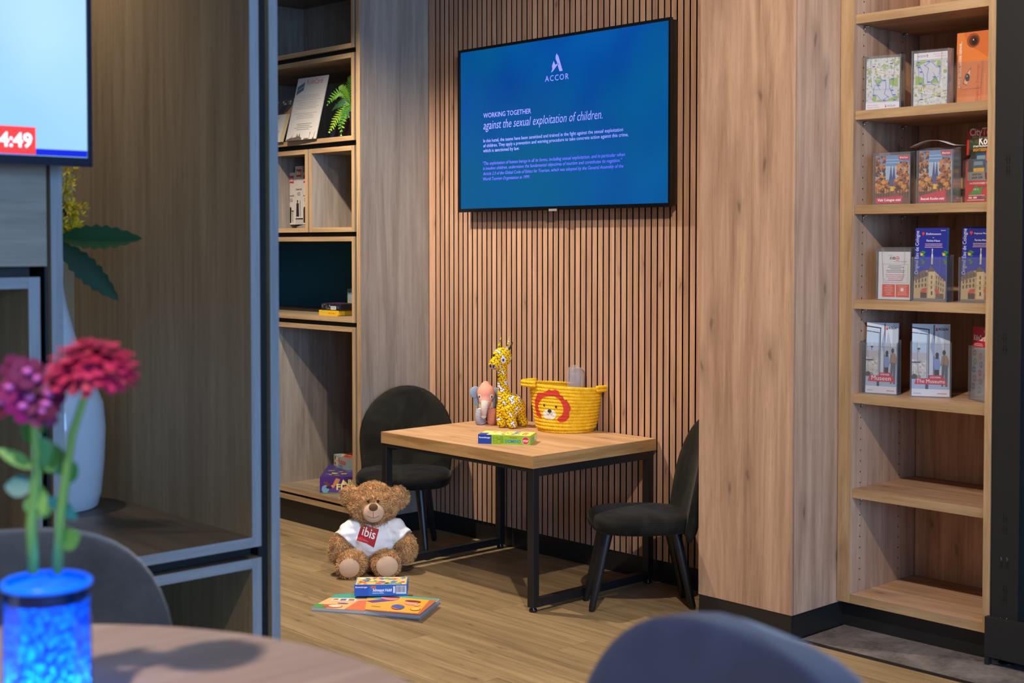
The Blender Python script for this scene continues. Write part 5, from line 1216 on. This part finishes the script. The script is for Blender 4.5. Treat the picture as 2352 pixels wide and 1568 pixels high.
def d_card(p):
    p.rect(0, 0, 1, 1, (214, 210, 212)); p.poly([(0, 0.70), (1, 0.735), (1, 1), (0, 1)], (196, 32, 48)); p.text('KölnCard', 0.07, 0.815, width=0.62, bold=0.02, vs=1.4); p.text('KÖLN', 0.62, 0.93, width=0.28); p.lines(0.1, 0.65, 0.765, 2, 0.022, 0.010, (236, 190, 196), 5)
    cs = [(150, 30, 60), (206, 100, 50), (170, 100, 200), (80, 160, 60), (110, 70, 140), (60, 120, 140), (50, 80, 160), (196, 80, 110), (130, 70, 150), (160, 120, 190), (130, 160, 120), (206, 120, 130), (90, 120, 190), (120, 180, 130)]
    for i, c in enumerate(cs): p.disc(0.14 + 0.34 * (i % 3) + 0.05 * ((i // 3) % 2), 0.64 - 0.115 * (i // 3) - 0.035 * (i % 3), 0.10, 0.050, c, 6, 0.5); p.disc(0.14 + 0.34 * (i % 3) + 0.05 * ((i // 3) % 2), 0.64 - 0.115 * (i // 3) - 0.035 * (i % 3), 0.04, 0.018, (226, 220, 222), 8)
S1, S2, S3, S4, S5, S6 = SHZ
D = R
def pair(hlabel, blabel, anchor, z, yaw, w_, hf, hb, dep, bw, bh, bt, draw, lean=0.06, pages=(226, 226, 228), off=(0.004, 0.0045)):
    a, r = holder(hlabel, anchor, z, yaw, w_, hf, hb, dep); brochure(blabel, a, z, yaw, bw, bh, bt, draw, off, lean, pages)
pair('clear holder with the upright city map, next to the bookcase side panel', 'folded city map standing the right way up in its clear holder', (1984.5, 250.0, 3.475), S2, D(14), 0.108, 0.158, 0.160, 0.040, 0.098, 0.148, 0.022, d_map(False), 0.03, (150, 170, 200))
pair('clear holder with the upside-down city map', 'folded city map standing upside down in its clear holder', (2093, 241.0, 3.475), S2, D(8), 0.106, 0.158, 0.160, 0.040, 0.097, 0.148, 0.022, d_map(True), 0.03, (150, 170, 200))
pair('clear holder with the orange leaflets', 'orange leaflet with large eyes and vertical lettering', (2189, 234.0, 3.56), S2, D(0), 0.108, 0.125, 0.16, 0.036, 0.100, 0.205, 0.010, d_orange, 0.04, (222, 128, 62))
pair('clear low holder in front of the bookcase side panel, with an autumn avenue booklet', 'booklet with autumn avenue and red strip reading Visit Cologne mini', (2005, 469.0, 3.49), S3, D(6), 0.114, 0.150, 0.152, 0.034, 0.105, 0.140, 0.008, d_mini('Visit Cologne mini'), 0.03)
pair('clear low holder with the autumn avenue booklet bearing a slanted red strip', 'booklet with autumn avenue and slanted red strip reading Bezoek Keulen mini', (2104.5, 467.0, 3.48), S3, D(3), 0.108, 0.150, 0.158, 0.050, 0.098, 0.146, 0.010, d_mini('Bezoek Keulen mini'), 0.03)
pair('clear holder with the red bus tour leaflets', 'red leaflet with tour buses and yellow lettering, standing in a clear holder', (2211, 464.5, 3.575), S3, D(-4), 0.108, 0.125, 0.15, 0.034, 0.100, 0.206, 0.010, d_city, 0.05, (206, 44, 40))
pair('clear holder with the white transport cards', 'white card with red arrow sign and two orange panels', (2012, 687.0, 3.48), S4, D(4), 0.108, 0.150, 0.152, 0.030, 0.100, 0.137, 0.006, d_kvb, 0.02)
pair('clear holder with the blue leaflets titled in German', 'blue leaflet with lemons and a corner building, titled in German', (2093, 691.0, 3.475), S4, D(3), 0.106, 0.125, 0.130, 0.042, 0.096, 0.204, 0.012, d_farina('Duftmuseum', 'im', 'Farina-Haus', 'Deutsch'), 0.05, (70, 110, 170))
pair('clear holder with the blue leaflets titled in English', 'blue leaflet with lemons and a corner building, titled in English', (2201, 694.0, 3.50), S4, D(2), 0.106, 0.125, 0.130, 0.042, 0.100, 0.206, 0.012, d_farina('Fragrance Museum', '', 'Farina-House', 'English'), 0.05, (40, 56, 150))
pair('clear deep holder with the museum leaflets nearest the bookcase side panel', 'tall leaflet with two visitors at a window, lettered Museen', (1977, 903.0), S5, D(12), 0.108, 0.150, 0.158, 0.034, 0.094, 0.205, 0.006, d_museum('KÖLNER', 'Museen'), 0.05, (206, 204, 206), (0.010, 0.010))
pair('clear holder turned outward with the museum leaflets', 'tall leaflet with two visitors at a window, lettered The Museums', (2090, 911.0), S5, D(27), 0.112, 0.158, 0.16, 0.030, 0.104, 0.206, 0.008, d_museum('COLOGNE', 'The Museums'), 0.03)
pair('clear holder turned inward with the red and white leaflets', 'leaflet with red top and coloured hexagons, turned toward the side panel', (2224, 917.0), S5, D(-33), 0.106, 0.152, 0.155, 0.028, 0.098, 0.203, 0.008, d_card, 0.03)
# leaflet lying across the low holder
a = oy(2104.5, 467.0, 3.48); yaw = D(3)
r = thing('brochure', 'curled leaflet lying across the top of two low holders', 'brochure', (a.x, a.y, S3 + 0.150), yaw, 'brochures on the bookcase')
mb = MB(); n = 10
for i in range(n + 1):
    u = i / n; mb.v += [Vector((-0.030 + 0.150 * u, 0.014, 0.0115 + 0.0175 * math.sin(math.pi * min(max(u * 1.15, 0), 1)))), Vector((-0.026 + 0.150 * u, 0.050, 0.0125 + 0.018 * math.sin(math.pi * min(max(u * 1.15, 0), 1))))]
for i in range(n): mb.f.append((2 * i, 2 * i + 2, 2 * i + 3, 2 * i + 1)); mb.mi.append(0 if i < 6 else 1)
so = mb.build('sheet', [mat((150, 132, 120), 0.5), mat((196, 196, 200), 0.4)], r, smooth=True); so.modifiers.new('thickness', 'SOLIDIFY').thickness = 0.0008

# ================================================================== FERN BOX CONTENTS
z2 = 1.5454
def leaning(label, bl, br, tl, name, draw, t_=0.003, cat='sign', m=(196, 190, 180)):
    A_, B_ = oz(*bl, z2), oz(*br, z2); yaw = math.atan2(B_.y - A_.y, B_.x - A_.x); ln = (B_ - A_).length
    Tp = ox(*tl, A_.x)
    r = thing(name, label, cat, (A_.x, A_.y, z2), yaw)
    up = Vector((0, Tp.y - A_.y, Tp.z - A_.z)); H_ = up.length; up = up.normalized(); rr_ = Vector((1, 0, 0)); nn = rr_.cross(up)
    MB().prism([Vector((0, 0, 0.0)), Vector((ln, 0, 0)), Vector((ln, 0, 0)) + up * H_, up * H_], -nn * t_).build('panel', mat(m, 0.4), r)
    MB().prism([Vector((0, 0.02, 0.0)), Vector((ln, 0.02, 0)), Vector((ln, 0.085, 0)), Vector((0, 0.085, 0))], (0, 0, 0.0025)).build('stand_foot', M_ACR, r)
    p = Print(r, nn * 0.0003, rr_, up, ln, H_); draw(p); p.build(); return r
def d_sign(p):
    p.rect(0, 0, 1, 1, (190, 184, 176)); p.text('KölnCard', 0.34, 0.885, width=0.50, c=(196, 70, 60), vs=1.2); p.poly([(0.04, 0.73), (0.26, 0.80), (0.26, 0.93), (0.04, 0.86)], (70, 92, 108)); p.line(0.05, 0.80, 0.25, 0.86, 0.002, (160, 176, 186))
    for v, n_ in ((0.71, 4), (0.60, 5), (0.42, 4)): p.lines(0.06, 0.92, v, n_, 0.026, 0.005, (140, 132, 126), int(v * 100), True)
    p.lines(0.16, 0.86, 0.25, 4, 0.03, 0.008, (120, 112, 106), 7, True)
    p.poly([(0.02, 0.0), (0.02, 0.02), (0.1, 0.03), (0.14, 0.045), (0.18, 0.04), (0.19, 0.09), (0.205, 0.04), (0.33, 0.05), (0.36, 0.11), (0.38, 0.06), (0.41, 0.06), (0.43, 0.11), (0.46, 0.05), (0.52, 0.03), (0.52, 0.0)], (96, 80, 70)); p.rect(0.6, 0.0, 0.75, 0.02, (96, 80, 70)); p.rect(0.77, 0.0, 0.78, 0.11, (96, 80, 70)); p.disc(0.775, 0.1, 0.012, 0.012, (96, 80, 70), 8); p.rect(0.88, 0.0, 0.93, 0.02, (96, 80, 70)); p.line(0.90, 0.0, 0.94, 0.11, 0.002, (96, 80, 70))
leaning('white upright card sign with a city skyline, leaning back beside the fern', (656, 324), (725, 318), (687, 181), 'card_sign', d_sign)
def d_leaf(p):
    p.rect(0, 0, 1, 1, (206, 200, 188)); p.rect(0.88, 0, 1, 1, (206, 180, 130)); p.rect(0, 0.64, 1, 1, (70, 62, 60)); p.rect(0, 0.64, 1, 0.70, (110, 80, 56)); p.poly([(0.5, 0.66), (0.68, 0.88), (0.85, 0.86), (0.75, 0.66)], (40, 44, 50)); p.poly([(0.82, 0.64), (1, 0.64), (1, 0.82)], (176, 120, 74)); p.speck(0.1, 0.86, 0.95, 0.96, 18, 0.006, [(180, 176, 170), (130, 120, 112)], 5)
    for v, n_ in ((0.56, 2), (0.44, 1), (0.30, 3), (0.12, 3)): p.lines(0.08, 0.8, v, n_, 0.03, 0.009, (130, 124, 116), int(v * 90))
leaning('leaflet with a dark photograph on top, leaning next to the card sign', (590, 331), (649, 325.5), (617, 233), 'leaflet', d_leaf, cat='leaflet')
# stacked red-edged leaflets behind the fern
A_ = oy(753, 314, 3.32)
r = thing('leaflet_stack', 'stack of pale red-edged leaflets standing behind the fern', 'leaflets', (A_.x, A_.y, z2))
for i in range(5): MB().prism([(0.012 * i, 0.012 * i, 0), (0.012 * i + 0.010, 0.012 * i, 0), (0.012 * i + 0.035, 0.05 + 0.012 * i, 0.205), (0.012 * i + 0.025, 0.05 + 0.012 * i, 0.205)], (0, 0.05, 0)).build('leaflet', mat(((186, 176, 168), (150, 96, 90), (190, 176, 166), (160, 120, 110), (176, 160, 150))[i], 0.6), r)
FA = oy(800, 316, 3.165)
fern = thing('fern', 'small green fern with drooping fronds in the wide shelf box', 'plant', (FA.x, FA.y + 0.05, z2))
MB().lathe([(0.0, 0.0), (0.03, 0.0), (0.038, 0.10), (0.034, 0.10), (0.03, 0.085), (0.0, 0.085)], 20).build('pot', mat((40, 40, 42), 0.5), fern, smooth=True, angle=40)
def frond(p0, p1, p2, n=14, wid=0.022, seed=1, col=(96, 150, 40)):
    rr = random.Random(seed); p0, p1, p2 = Vector(p0), Vector(p1), Vector(p2); mb = MB(); pts = []
    for i in range(n + 1):
        t_ = i / n; pts.append(p0 * (1 - t_) ** 2 + p1 * 2 * t_ * (1 - t_) + p2 * t_ * t_)
    mb.tube(pts, [0.0012 * (1 - 0.7 * i / n) for i in range(n + 1)], 5)
    for i in range(2, n + 1):
        d = (pts[i] - pts[i - 1]).normalized(); sd = d.cross(Vector((0.3, -1, 0.25))).normalized(); nn = sd.cross(d)
        ln = wid * math.sin(math.pi * min(0.98, (i / n) * 0.80 + 0.16)) ** 0.8
        for s_ in (-1, 1):
            tip = pts[i] + sd * s_ * ln + d * ln * 0.55 + nn * rr.uniform(-0.003, 0.003); a = pts[i] - d * 0.0035; b = pts[i] + d * 0.0035; m_ = (pts[i] + tip) / 2
            mb.add([a, m_ - d * 0.0028, tip, m_ + d * 0.0034, b], [(0, 1, 2, 3, 4)])
    return mb
GR = [mat((104, 160, 36), 0.5), mat((70, 124, 40), 0.5), mat((52, 104, 60), 0.5), mat((140, 176, 30), 0.5)]
def fpx(x_, y_, dy): q_ = oy(x_, y_, FA.y + 0.05 + dy); return Vector((q_.x - FA.x, dy, q_.z - z2))
top = fpx(803, 262, 0.0)
for i, (b_, c_, m) in enumerate((((786, 188), (752, 240), 0), ((790, 235), (783, 310), 0), ((780, 255), (757, 303), 3), ((800, 240), (778, 294), 1), ((800, 186), (806, 176), 1), ((790, 225), (764, 252), 2), ((806, 250), (802, 268), 2), ((795, 200), (779, 200), 0))):
    frond(fpx(806, 240, 0.0), fpx(*b_, -0.02), fpx(*c_, -0.055 if i < 4 else -0.03), seed=i, wid=0.026 if i < 4 else 0.02).build('frond', GR[m], fern)

# ================================================================== TOILETRY KITS
z3 = 1.1964
KA = oz(665, 524, z3); KY = 3.20
st = thing('kit_stand', 'low grey rounded stand under the toiletry kits', 'stand', (-4.66, KY + 0.03, z3))
MB().lathe([(0, 0), (0.075, 0), (0.075, 0.006), (0.05, 0.0135), (0, 0.0155)], 24).build('dome', mat((120, 112, 104), 0.6), st, smooth=True, angle=40)
def kit(label, x0_, x1_, ytop, ybot, draw_kind, dy):
    a, b = oy(x0_, ybot, KY - dy), oy(x1_, ybot, KY - dy); t_ = oy(x0_, ytop, KY - dy)
    w_ = b.x - a.x; h_ = t_.z - a.z
    zz = z3 + 0.0158 if dy == 0 else a.z
    r = thing('toiletry_kit', label, 'box', ((a.x + b.x) / 2, KY - dy + 0.015, zz), 0, 'white toiletry kit boxes')
    MB().box(-w_ / 2, w_ / 2, -0.015, 0.015, 0, h_).build('carton', mat((196, 188, 178), 0.6), r)
    p = Print(r, (-w_ / 2, -0.0151, 0), (1, 0, 0), (0, 0, 1), w_, h_)
    p.poly([(0.15, 0.79), (0.5, 0.80), (0.87, 0.79), (0.84, 0.865), (0.87, 0.945), (0.5, 0.935), (0.15, 0.945), (0.18, 0.865)], (186, 34, 40)); p.text('ibis', 0.22, 0.835, width=0.56, c=(236, 226, 222), bold=0.03)
    nm = {'s': 'Shaving kit', 'd': 'Dental kit', 'r': 'Razor kit'}[draw_kind]; p.text(nm, 0.5, 0.54, width=0.80, c=(30, 30, 30), align='C', bold=0.03); p.lines(0.2, 0.8, 0.49, 3, 0.025, 0.010, (90, 84, 80), 3, True)
    if draw_kind == 'd': p.poly([(0.12, 0.03), (0.52, 0.03), (0.48, 0.29), (0.16, 0.29)], (22, 24, 24)); p.rect(0.24, 0.30, 0.40, 0.345, (22, 24, 24)); p.line(0.72, 0.03, 0.68, 0.34, 0.003, (22, 24, 24))
    else: p.poly([(0.12, 0.03), (0.52, 0.03), (0.55, 0.3), (0.48, 0.34), (0.2, 0.33), (0.12, 0.28)], (22, 24, 24)); p.rect(0.68, 0.04, 0.74, 0.25, (22, 24, 24)); p.rect(0.58, 0.25, 0.86, 0.27, (22, 24, 24))
    p.build()
kit('white toiletry kit box at the outer end of the stand, beside the raised one', 660.5, 677.5, 395, 513.5, 's', 0)
st2 = thing('kit_block', 'small pale block raising the middle toiletry kit', 'stand', (oy(686.8, 500, KY).x, KY + 0.015, z3 + 0.0158))
MB().box(-0.022, 0.022, -0.014, 0.014, 0, 0.0205).build('block', mat((176, 170, 164), 0.6), st2)
kit('raised white toiletry kit box standing between two lower ones', 678.5, 695, 382, 501, 'd', 0.0001)
kit('white toiletry kit box standing against the side board of the shelf box', 696, 706, 394, 513.5, 'r', 0)
# ================================================================== WHITE VASE OF YELLOW FLOWERS IN THE NICHE
def at(px, py, d): return CV + ray(px, py) * d
vz = 0.6005
va = oz(118, 1165, vz)
vase = thing('floor_vase', 'tall glossy white vase standing in the shelf niche', 'vase', (va.x, va.y, vz))
prof = [(0.0, 0.0), (0.088, 0.0), (0.0915, 0.004), (0.098, 0.03), (0.104, 0.09), (0.1072, 0.16), (0.1030, 0.21), (0.078, 0.275), (0.053, 0.335), (0.036, 0.40), (0.027, 0.45), (0.029, 0.49), (0.036, 0.51), (0.033, 0.51), (0.024, 0.47), (0.0, 0.44)]
MB().lathe(prof, 48).build('vessel', mat((214, 218, 226), 0.12, coat=0.5), vase, smooth=True, angle=60)
def leaf_mesh(p0, p1, wid, nrm, teeth=9, sag=0.0, fold=0.25, serr=0.22):
    p0, p1 = Vector(p0), Vector(p1); d = p1 - p0; L_ = d.length; d.normalize(); nrm = Vector(nrm).normalized(); sd = d.cross(nrm).normalized(); nrm = sd.cross(d)
    mb = MB(); n = teeth * 2; mid = []; le = []; re = []
    for i in range(n + 1):
        t_ = i / n; w_ = wid * (math.sin(math.pi * min(t_ ** 0.85, 1.0)) ** 0.75) * (1 + (serr * (0.5 if i % 2 else -0.5) if 0 < i < n else 0))
        c = p0 + d * L_ * t_ + Vector((0, 0, -sag * t_ * t_)); mid.append(c); le.append(c + sd * w_ + nrm * w_ * fold); re.append(c - sd * w_ + nrm * w_ * fold)
    k = n + 1
    return mb.add(mid + le + re, [(i, i + 1, k + i + 1, k + i) for i in range(n)] + [(i + 1, i, 2 * k + i, 2 * k + i + 1) for i in range(n)])
yf = thing('flower_arrangement', 'yellow flower spikes with dark green serrated leaves in the white vase', 'flowers', (va.x, va.y, vz + 0.46))
inv = TM[yf.name].inverted()
LEAFG = mat((18, 66, 26), 0.5, name='dark_leaf'); LEAFG2 = mat((10, 54, 24), 0.5)
dep = 2.66
neck = Vector((0, 0, -0.01))
def W(px, py, d=2.62): return inv @ at(px, py, d)
for (a, b, wd, m, dd) in (((138, 545), (327, 548), 0.023, LEAFG, 2.58), ((138, 560), (273, 690), 0.022, LEAFG2, 2.56), ((140, 540), (120, 440), 0.02, LEAFG, 2.64), ((120, 560), (40, 610), 0.02, LEAFG, 2.6)):
    leaf_mesh(W(*a, dd), W(*b, dd), wd, (0.7, -0.6, 0.25), 8).build('leaf', m, yf, smooth=True)
    MB().tube([neck, (neck + W(*a, dd)) / 2 + Vector((0, 0, 0.01)), W(*a, dd)], 0.002, 6).build('stalk', mat((40, 90, 40), 0.5), yf, smooth=True)
rr = random.Random(4)
YEL = [mat((226, 176, 10), 0.6), mat((196, 176, 40), 0.6), mat((240, 196, 20), 0.6)]
for i, (a, b) in enumerate((((128, 560), (160, 375)), ((136, 560), (176, 470)), ((120, 560), (150, 575)), ((110, 540), (110, 330)), ((130, 555), (172, 520)))):
    p0, p1 = W(*a, 2.64), W(*b, 2.62); mb = MB(); mb.tube([neck, (neck * 0.4 + p0 * 0.6), p0, p1], [0.002, 0.002, 0.0018, 0.001], 6)
    st_ = mb.build('stem', mat((96, 120, 40), 0.5), yf, smooth=True)
    mb = MB(); mb.mi = []
    for k in range(70):
        t_ = rr.random(); c = p0 + (p1 - p0) * (0.1 + 0.9 * t_) + Vector((rr.gauss(0, 0.009), rr.gauss(0, 0.009), rr.gauss(0, 0.004)))
        for j in range(4):
            d_ = Vector((rr.gauss(0, 1), rr.gauss(0, 1), rr.gauss(0.3, 1))).normalized(); s_ = d_.cross(Vector((rr.gauss(0, 1), rr.gauss(0, 1), 1))).normalized()
            mb.add([c, c + d_ * 0.006 + s_ * 0.0022, c + d_ * 0.0135, c + d_ * 0.006 - s_ * 0.0022], [(0, 1, 2, 3)], rr.randrange(3))
    o = mb.build('blossoms', YEL, yf); o['kind'] = 'stuff'

# ================================================================== ROUND TABLE IN FRONT
RT = (-1.004, 0.352)
rt = thing('round_table', 'round pale wood cafe table with the glowing blue vase on it', 'table', (RT[0], RT[1], 0))
MB().lathe([(0, 0.717), (0.394, 0.717), (0.4, 0.721), (0.4, 0.742), (0.397, 0.745), (0, 0.745)], 96).build('tabletop', M_ROUND, rt, smooth=True, angle=30)
MB().lathe([(0.03, 0.02), (0.03, 0.70), (0.12, 0.716), (0, 0.716)], 24).build('column', M_METAL, rt, smooth=True, angle=40)
MB().lathe([(0, 0), (0.22, 0), (0.22, 0.008), (0.04, 0.022), (0, 0.022)], 40).build('base', M_METAL, rt, smooth=True, angle=30)

# glowing vase
gv = at(107, 1335, 1.15)
bv = thing('glowing_vase', 'small clear vase filled with glowing blue gel beads on the round table', 'vase', (gv.x, gv.y, 0.7454))
VR, VH = 0.0362, gv.z - 0.7454
M_BGL = clear_mat('blue_glass', (0.55, 0.75, 1.0), 0.10, 0.02, (0.1, 0.3, 1.0))
MB().lathe([(0, 0.0), (VR, 0.0), (VR, VH), (VR - 0.0016, VH), (VR - 0.0016, 0.003), (0, 0.003)], 48).build('glass', M_BGL, bv, smooth=True, angle=40)
t = NT('glow_bead'); v = t.coords(False); sp_ = t.n('ShaderNodeSeparateXYZ'); t.l(v, sp_.inputs[0])
hgt = t.remap(sp_.outputs[2], 0.0, 0.085, 1.0, 0.0); nz = t.noise(v, 190, 2, 0.5)
e = t.math('MULTIPLY', t.math('POWER', hgt, 1.3), t.remap(nz, 0.35, 0.68))  # light of an assumed LED below painted into the beads, stronger toward the base
c = t.mix(t.remap(nz, 0.3, 0.62), lin((0, 64, 235)), lin((0, 140, 255))); c = t.mix(t.remap(e, 0.28, 0.75), c, lin((60, 220, 255)))
t.l(c, t.b.inputs['Base Color']); t.l(c, t.b.inputs['Emission Color']); t.l(t.math('ADD', t.math('MULTIPLY', e, 7.0), t.remap(nz, 0.3, 0.65, 0.7, 1.7)), t.b.inputs['Emission Strength']); t.b.inputs['Roughness'].default_value = 0.2
M_BEAD = t.m
mb = MB(); rr = random.Random(11); zz = 0.0068; row = 0
while zz < VH - 0.016:
    for k in range(23):
        a = 2 * math.pi * (k + 0.5 * (row % 2)) / 23 + rr.gauss(0, 0.03); q_ = VR - 0.0058
        mb.ell((q_ * math.cos(a), q_ * math.sin(a), zz + rr.gauss(0, 0.0009)), 0.0043 * rr.uniform(0.85, 1.05), 10, 7)
    zz += 0.0076; row += 1
mb.build('gel_beads', M_BEAD, bv, smooth=True)['kind'] = 'stuff'
MB().lathe([(0, 0.004), (VR - 0.0085, 0.004), (VR - 0.0085, VH - 0.018), (0, VH - 0.018)], 24).build('bead_core', mat((0, 30, 150), 0.5, emit=0.35), bv, smooth=True)  # added core, dark blue to paint the shade between the beads
MB().lathe([(VR - 0.0035, VH - 0.0030), (VR + 0.0004, VH - 0.0030), (VR + 0.0012, VH), (VR - 0.001, VH + 0.0022), (VR - 0.0035, VH + 0.001)], 48).build('rim', mat((0, 110, 255), 0.3, emit=0.55), bv, smooth=True)  # lit glass edge painted as a faint glow of the rim
MB().lathe([(0, VH - 0.003), (VR - 0.003, VH - 0.003)], 40).build('water_surface', mat((0, 112, 250), 0.25, emit=0.5), bv, smooth=True)  # added glowing disc, paints the blue reflection inside the glass
MB().lathe([(VR - 0.004, VH - 0.0145), (VR - 0.0022, VH - 0.0145), (VR - 0.0022, VH - 0.004), (VR - 0.004, VH - 0.004)], 48).build('band', mat((16, 18, 30), 0.4), bv, smooth=True)
ld = bpy.data.lights.new('vase_led', 'POINT'); ld.energy = 0.04; ld.color = (0.05, 0.35, 1.0); ld.shadow_soft_size = 0.03  # added blue light above the rim for the assumed LED
lo = bpy.data.objects.new('vase_led', ld); lo.location = (gv.x, gv.y, gv.z + 0.02); COL.objects.link(lo)

# cut flowers
def G(px, py, d=1.15): return at(px, py, d)
STEM = mat((104, 150, 70), 0.5); STEM2 = mat((70, 120, 50), 0.5); LFG = mat((56, 120, 50), 0.5); LFT = mat((24, 104, 104), 0.5)
fl1 = thing('pink_flower', 'full pink double flower on a green stem in the blue vase', 'flower', (gv.x, gv.y, gv.z - 0.002), 0)
inv = TM[fl1.name].inverted()
fc = inv @ G(213, 838, 1.13)
MB().tube([inv @ G(132, 1318, 1.15), inv @ G(140, 1180, 1.15), inv @ G(165, 1000, 1.14), inv @ G(198, 900, 1.13), fc], [0.0042, 0.0042, 0.0036, 0.003, 0.003], 10).build('stem', STEM, fl1, smooth=True)
ax = Vector((0.12, -0.05, 1)).normalized(); rr = random.Random(8)
e1 = ax.cross(Vector((0, 1, 0))).normalized(); e2 = ax.cross(e1).normalized()
PK = [mat((176, 20, 70), 0.6), mat((196, 40, 88), 0.6), mat((204, 62, 84), 0.6), mat((146, 10, 58), 0.6)]
ring = [(20, -14, 0.0355, -0.002, 2), (22, -9, 0.0375, 0.000, 1), (22, -3, 0.0375, 0.002, 0), (22, 3, 0.036, 0.004, 1), (20, 9, 0.033, 0.006, 0), (18, 16, 0.029, 0.008, 3), (15, 26, 0.023, 0.010, 0), (12, 40, 0.017, 0.011, 3), (8, 65, 0.010, 0.012, 2)]
for n_, el, ln, hh, mi_ in ring:
    for k in range(n_):
        a = 2 * math.pi * (k + rr.uniform(-.2, .2)) / n_; el2 = R(el + rr.gauss(0, 6)); dr = e1 * math.cos(a) + e2 * math.sin(a); dd = dr * math.cos(el2) + ax * math.sin(el2)
        sd = dr.cross(ax); up_ = sd.cross(dd); p0 = fc + ax * hh; w_ = ln * 0.13
        mid = p0 + dd * ln * 0.6; tip = p0 + dd * ln - ax * ln * 0.16
        MB().add([p0 - sd * w_ * 0.4, p0 + sd * w_ * 0.4, mid + sd * w_ * 1.2, tip + sd * w_ * 0.8, tip + dd * w_ * 0.35, tip - sd * w_ * 0.8, mid - sd * w_ * 1.2, mid + up_ * 0.0012], [(0, 1, 2, 7), (7, 2, 3), (7, 3, 4), (7, 4, 5), (7, 5, 6), (0, 7, 6)]).build('petal', PK[mi_ if rr.random() < 0.7 else rr.randrange(4)], fl1, smooth=True)
fl2 = thing('magenta_flower', 'cluster of small magenta flowers with pale centres in the blue vase', 'flower', (gv.x, gv.y, gv.z - 0.002), 0)
inv = TM[fl2.name].inverted()
cc = inv @ G(66, 905, 1.14)
MB().tube([inv @ G(76, 1318, 1.15), inv @ G(72, 1200, 1.15), inv @ G(85, 1080, 1.15), inv @ G(78, 980, 1.14), cc], [0.0046, 0.0046, 0.0042, 0.0038, 0.003], 10).build('stem', STEM, fl2, smooth=True)
MG = [mat((106, 0, 66), 0.6), mat((88, 0, 48), 0.6), mat((128, 2, 88), 0.6)]
todir = (Vector((0, 0, 0)) - Vector((gv.x, gv.y, 0))).normalized()
for i, (px, py) in enumerate(((40, 850), (85, 872), (25, 892), (70, 915), (115, 905), (50, 935), (100, 945), (8, 925), (130, 870), (62, 855), (110, 930))):
    c = inv @ G(px, py, 1.125 + 0.012 * rr.random()); nn = (todir + Vector((rr.gauss(0, .3), rr.gauss(0, .3), 0.55))).normalized(); a1 = nn.cross(Vector((0, 0, 1))).normalized(); a2 = nn.cross(a1)
    hd_ = MB()
    for k in range(5):
        a = 2 * math.pi * k / 5 + i; d_ = a1 * math.cos(a) + a2 * math.sin(a); s_ = nn.cross(d_)
        hd_.add([c, c + d_ * 0.006 + s_ * 0.0062, c + d_ * 0.0135 + s_ * 0.0055, c + d_ * 0.0148, c + d_ * 0.0135 - s_ * 0.0055, c + d_ * 0.006 - s_ * 0.0062], [(0, 1, 2, 3, 4, 5)])
    o = hd_.build('floret', MG[i % 3], fl2)
    MB().ell(c + nn * 0.0022, (0.0045, 0.0045, 0.0032), 10, 6).build('centre', mat((200, 96, 176), 0.5), o, smooth=True)
    MB().tube([c - nn * 0.002, cc - Vector((0, 0, 0.012))], 0.0012, 6).build('stalk', STEM2, fl2, smooth=True)
for fl_, lst in ((fl1, (((140, 1090), (85, 1000), 0.010, LFG), ((150, 1110), (175, 1060), 0.007, LFG), ((138, 1250), (185, 1225), 0.010, STEM2), ((135, 1180), (155, 1150), 0.016, LFT))), (fl2, (((84, 1060), (150, 1040), 0.013, STEM2), ((80, 1075), (-10, 1030), 0.006, STEM), ((76, 1120), (10, 1115), 0.010, LFT), ((78, 1150), (110, 1135), 0.016, STEM), ((80, 985), (50, 1000), 0.013, LFG), ((78, 975), (105, 960), 0.012, LFG), ((78, 1190), (100, 1130), 0.012, STEM), ((66, 960), (10, 940), 0.008, LFG)))):
    inv = TM[fl_.name].inverted()
    for a, b, wd, m in lst: leaf_mesh(inv @ G(*a), inv @ G(*b), wd, todir + Vector((0, 0, 0.6)), 4, 0, 0.15, 0.0).build('leaf', m, fl_, smooth=True)

# ================================================================== UPHOLSTERED CHAIRS ROUND THE TABLE
M_FELT = fabric('grey_felt', (44, 46, 50), (72, 76, 82), 420, 0.95, 0.35, 0.4, 12)
M_FELTB = fabric('blue_felt', (23, 30, 62), (43, 52, 94), 420, 0.95, 0.45, 0.4, 12)
def shell_chair(label, m, loc, rz, fr, W_=0.225, top=0.80, zc=0.63, pw=2.6, curve=0.9, tilt=0.22):
    r = thing('upholstered_chair', label, 'chair', loc, rz)
    shell(W_, 0.43, zc, top, 0.20, curve, tilt, 0.045, 28, 22, 0.08, pw).build('backrest', m, r, smooth=True)
    cushion(W_, 0.10 + fr / 2, 0.40, 0.465, 48, 3.0, 0.11 - fr / 2).build('seat', m, r, smooth=True)
    for sx in (-1, 1):
        for sy in (-1, 1): MB().tube([(sx * (W_ - 0.01), 0.20 if sy > 0 else -fr, 0.0), (sx * 0.15, 0.14 if sy > 0 else 0.06 - fr, 0.40)], [0.010, 0.014], 12).build('leg', M_METAL, r, smooth=True, angle=50)
    return r
shell_chair('grey felt chair standing between the round table and the grey shelving', M_FELT, (-1.406, 0.563, 0), 1.116, 0.2, 0.202, 0.775, 0.562, 3.158, 1.159, 0.237)
shell_chair('blue-grey felt chair with a rounded backrest, drawn up to the round table', M_FELTB, (-0.713, 0.564, 0), -0.283, 0.08, 0.191, 0.831, 0.666, 3.046, 0.506, 0.237)

flush_text()
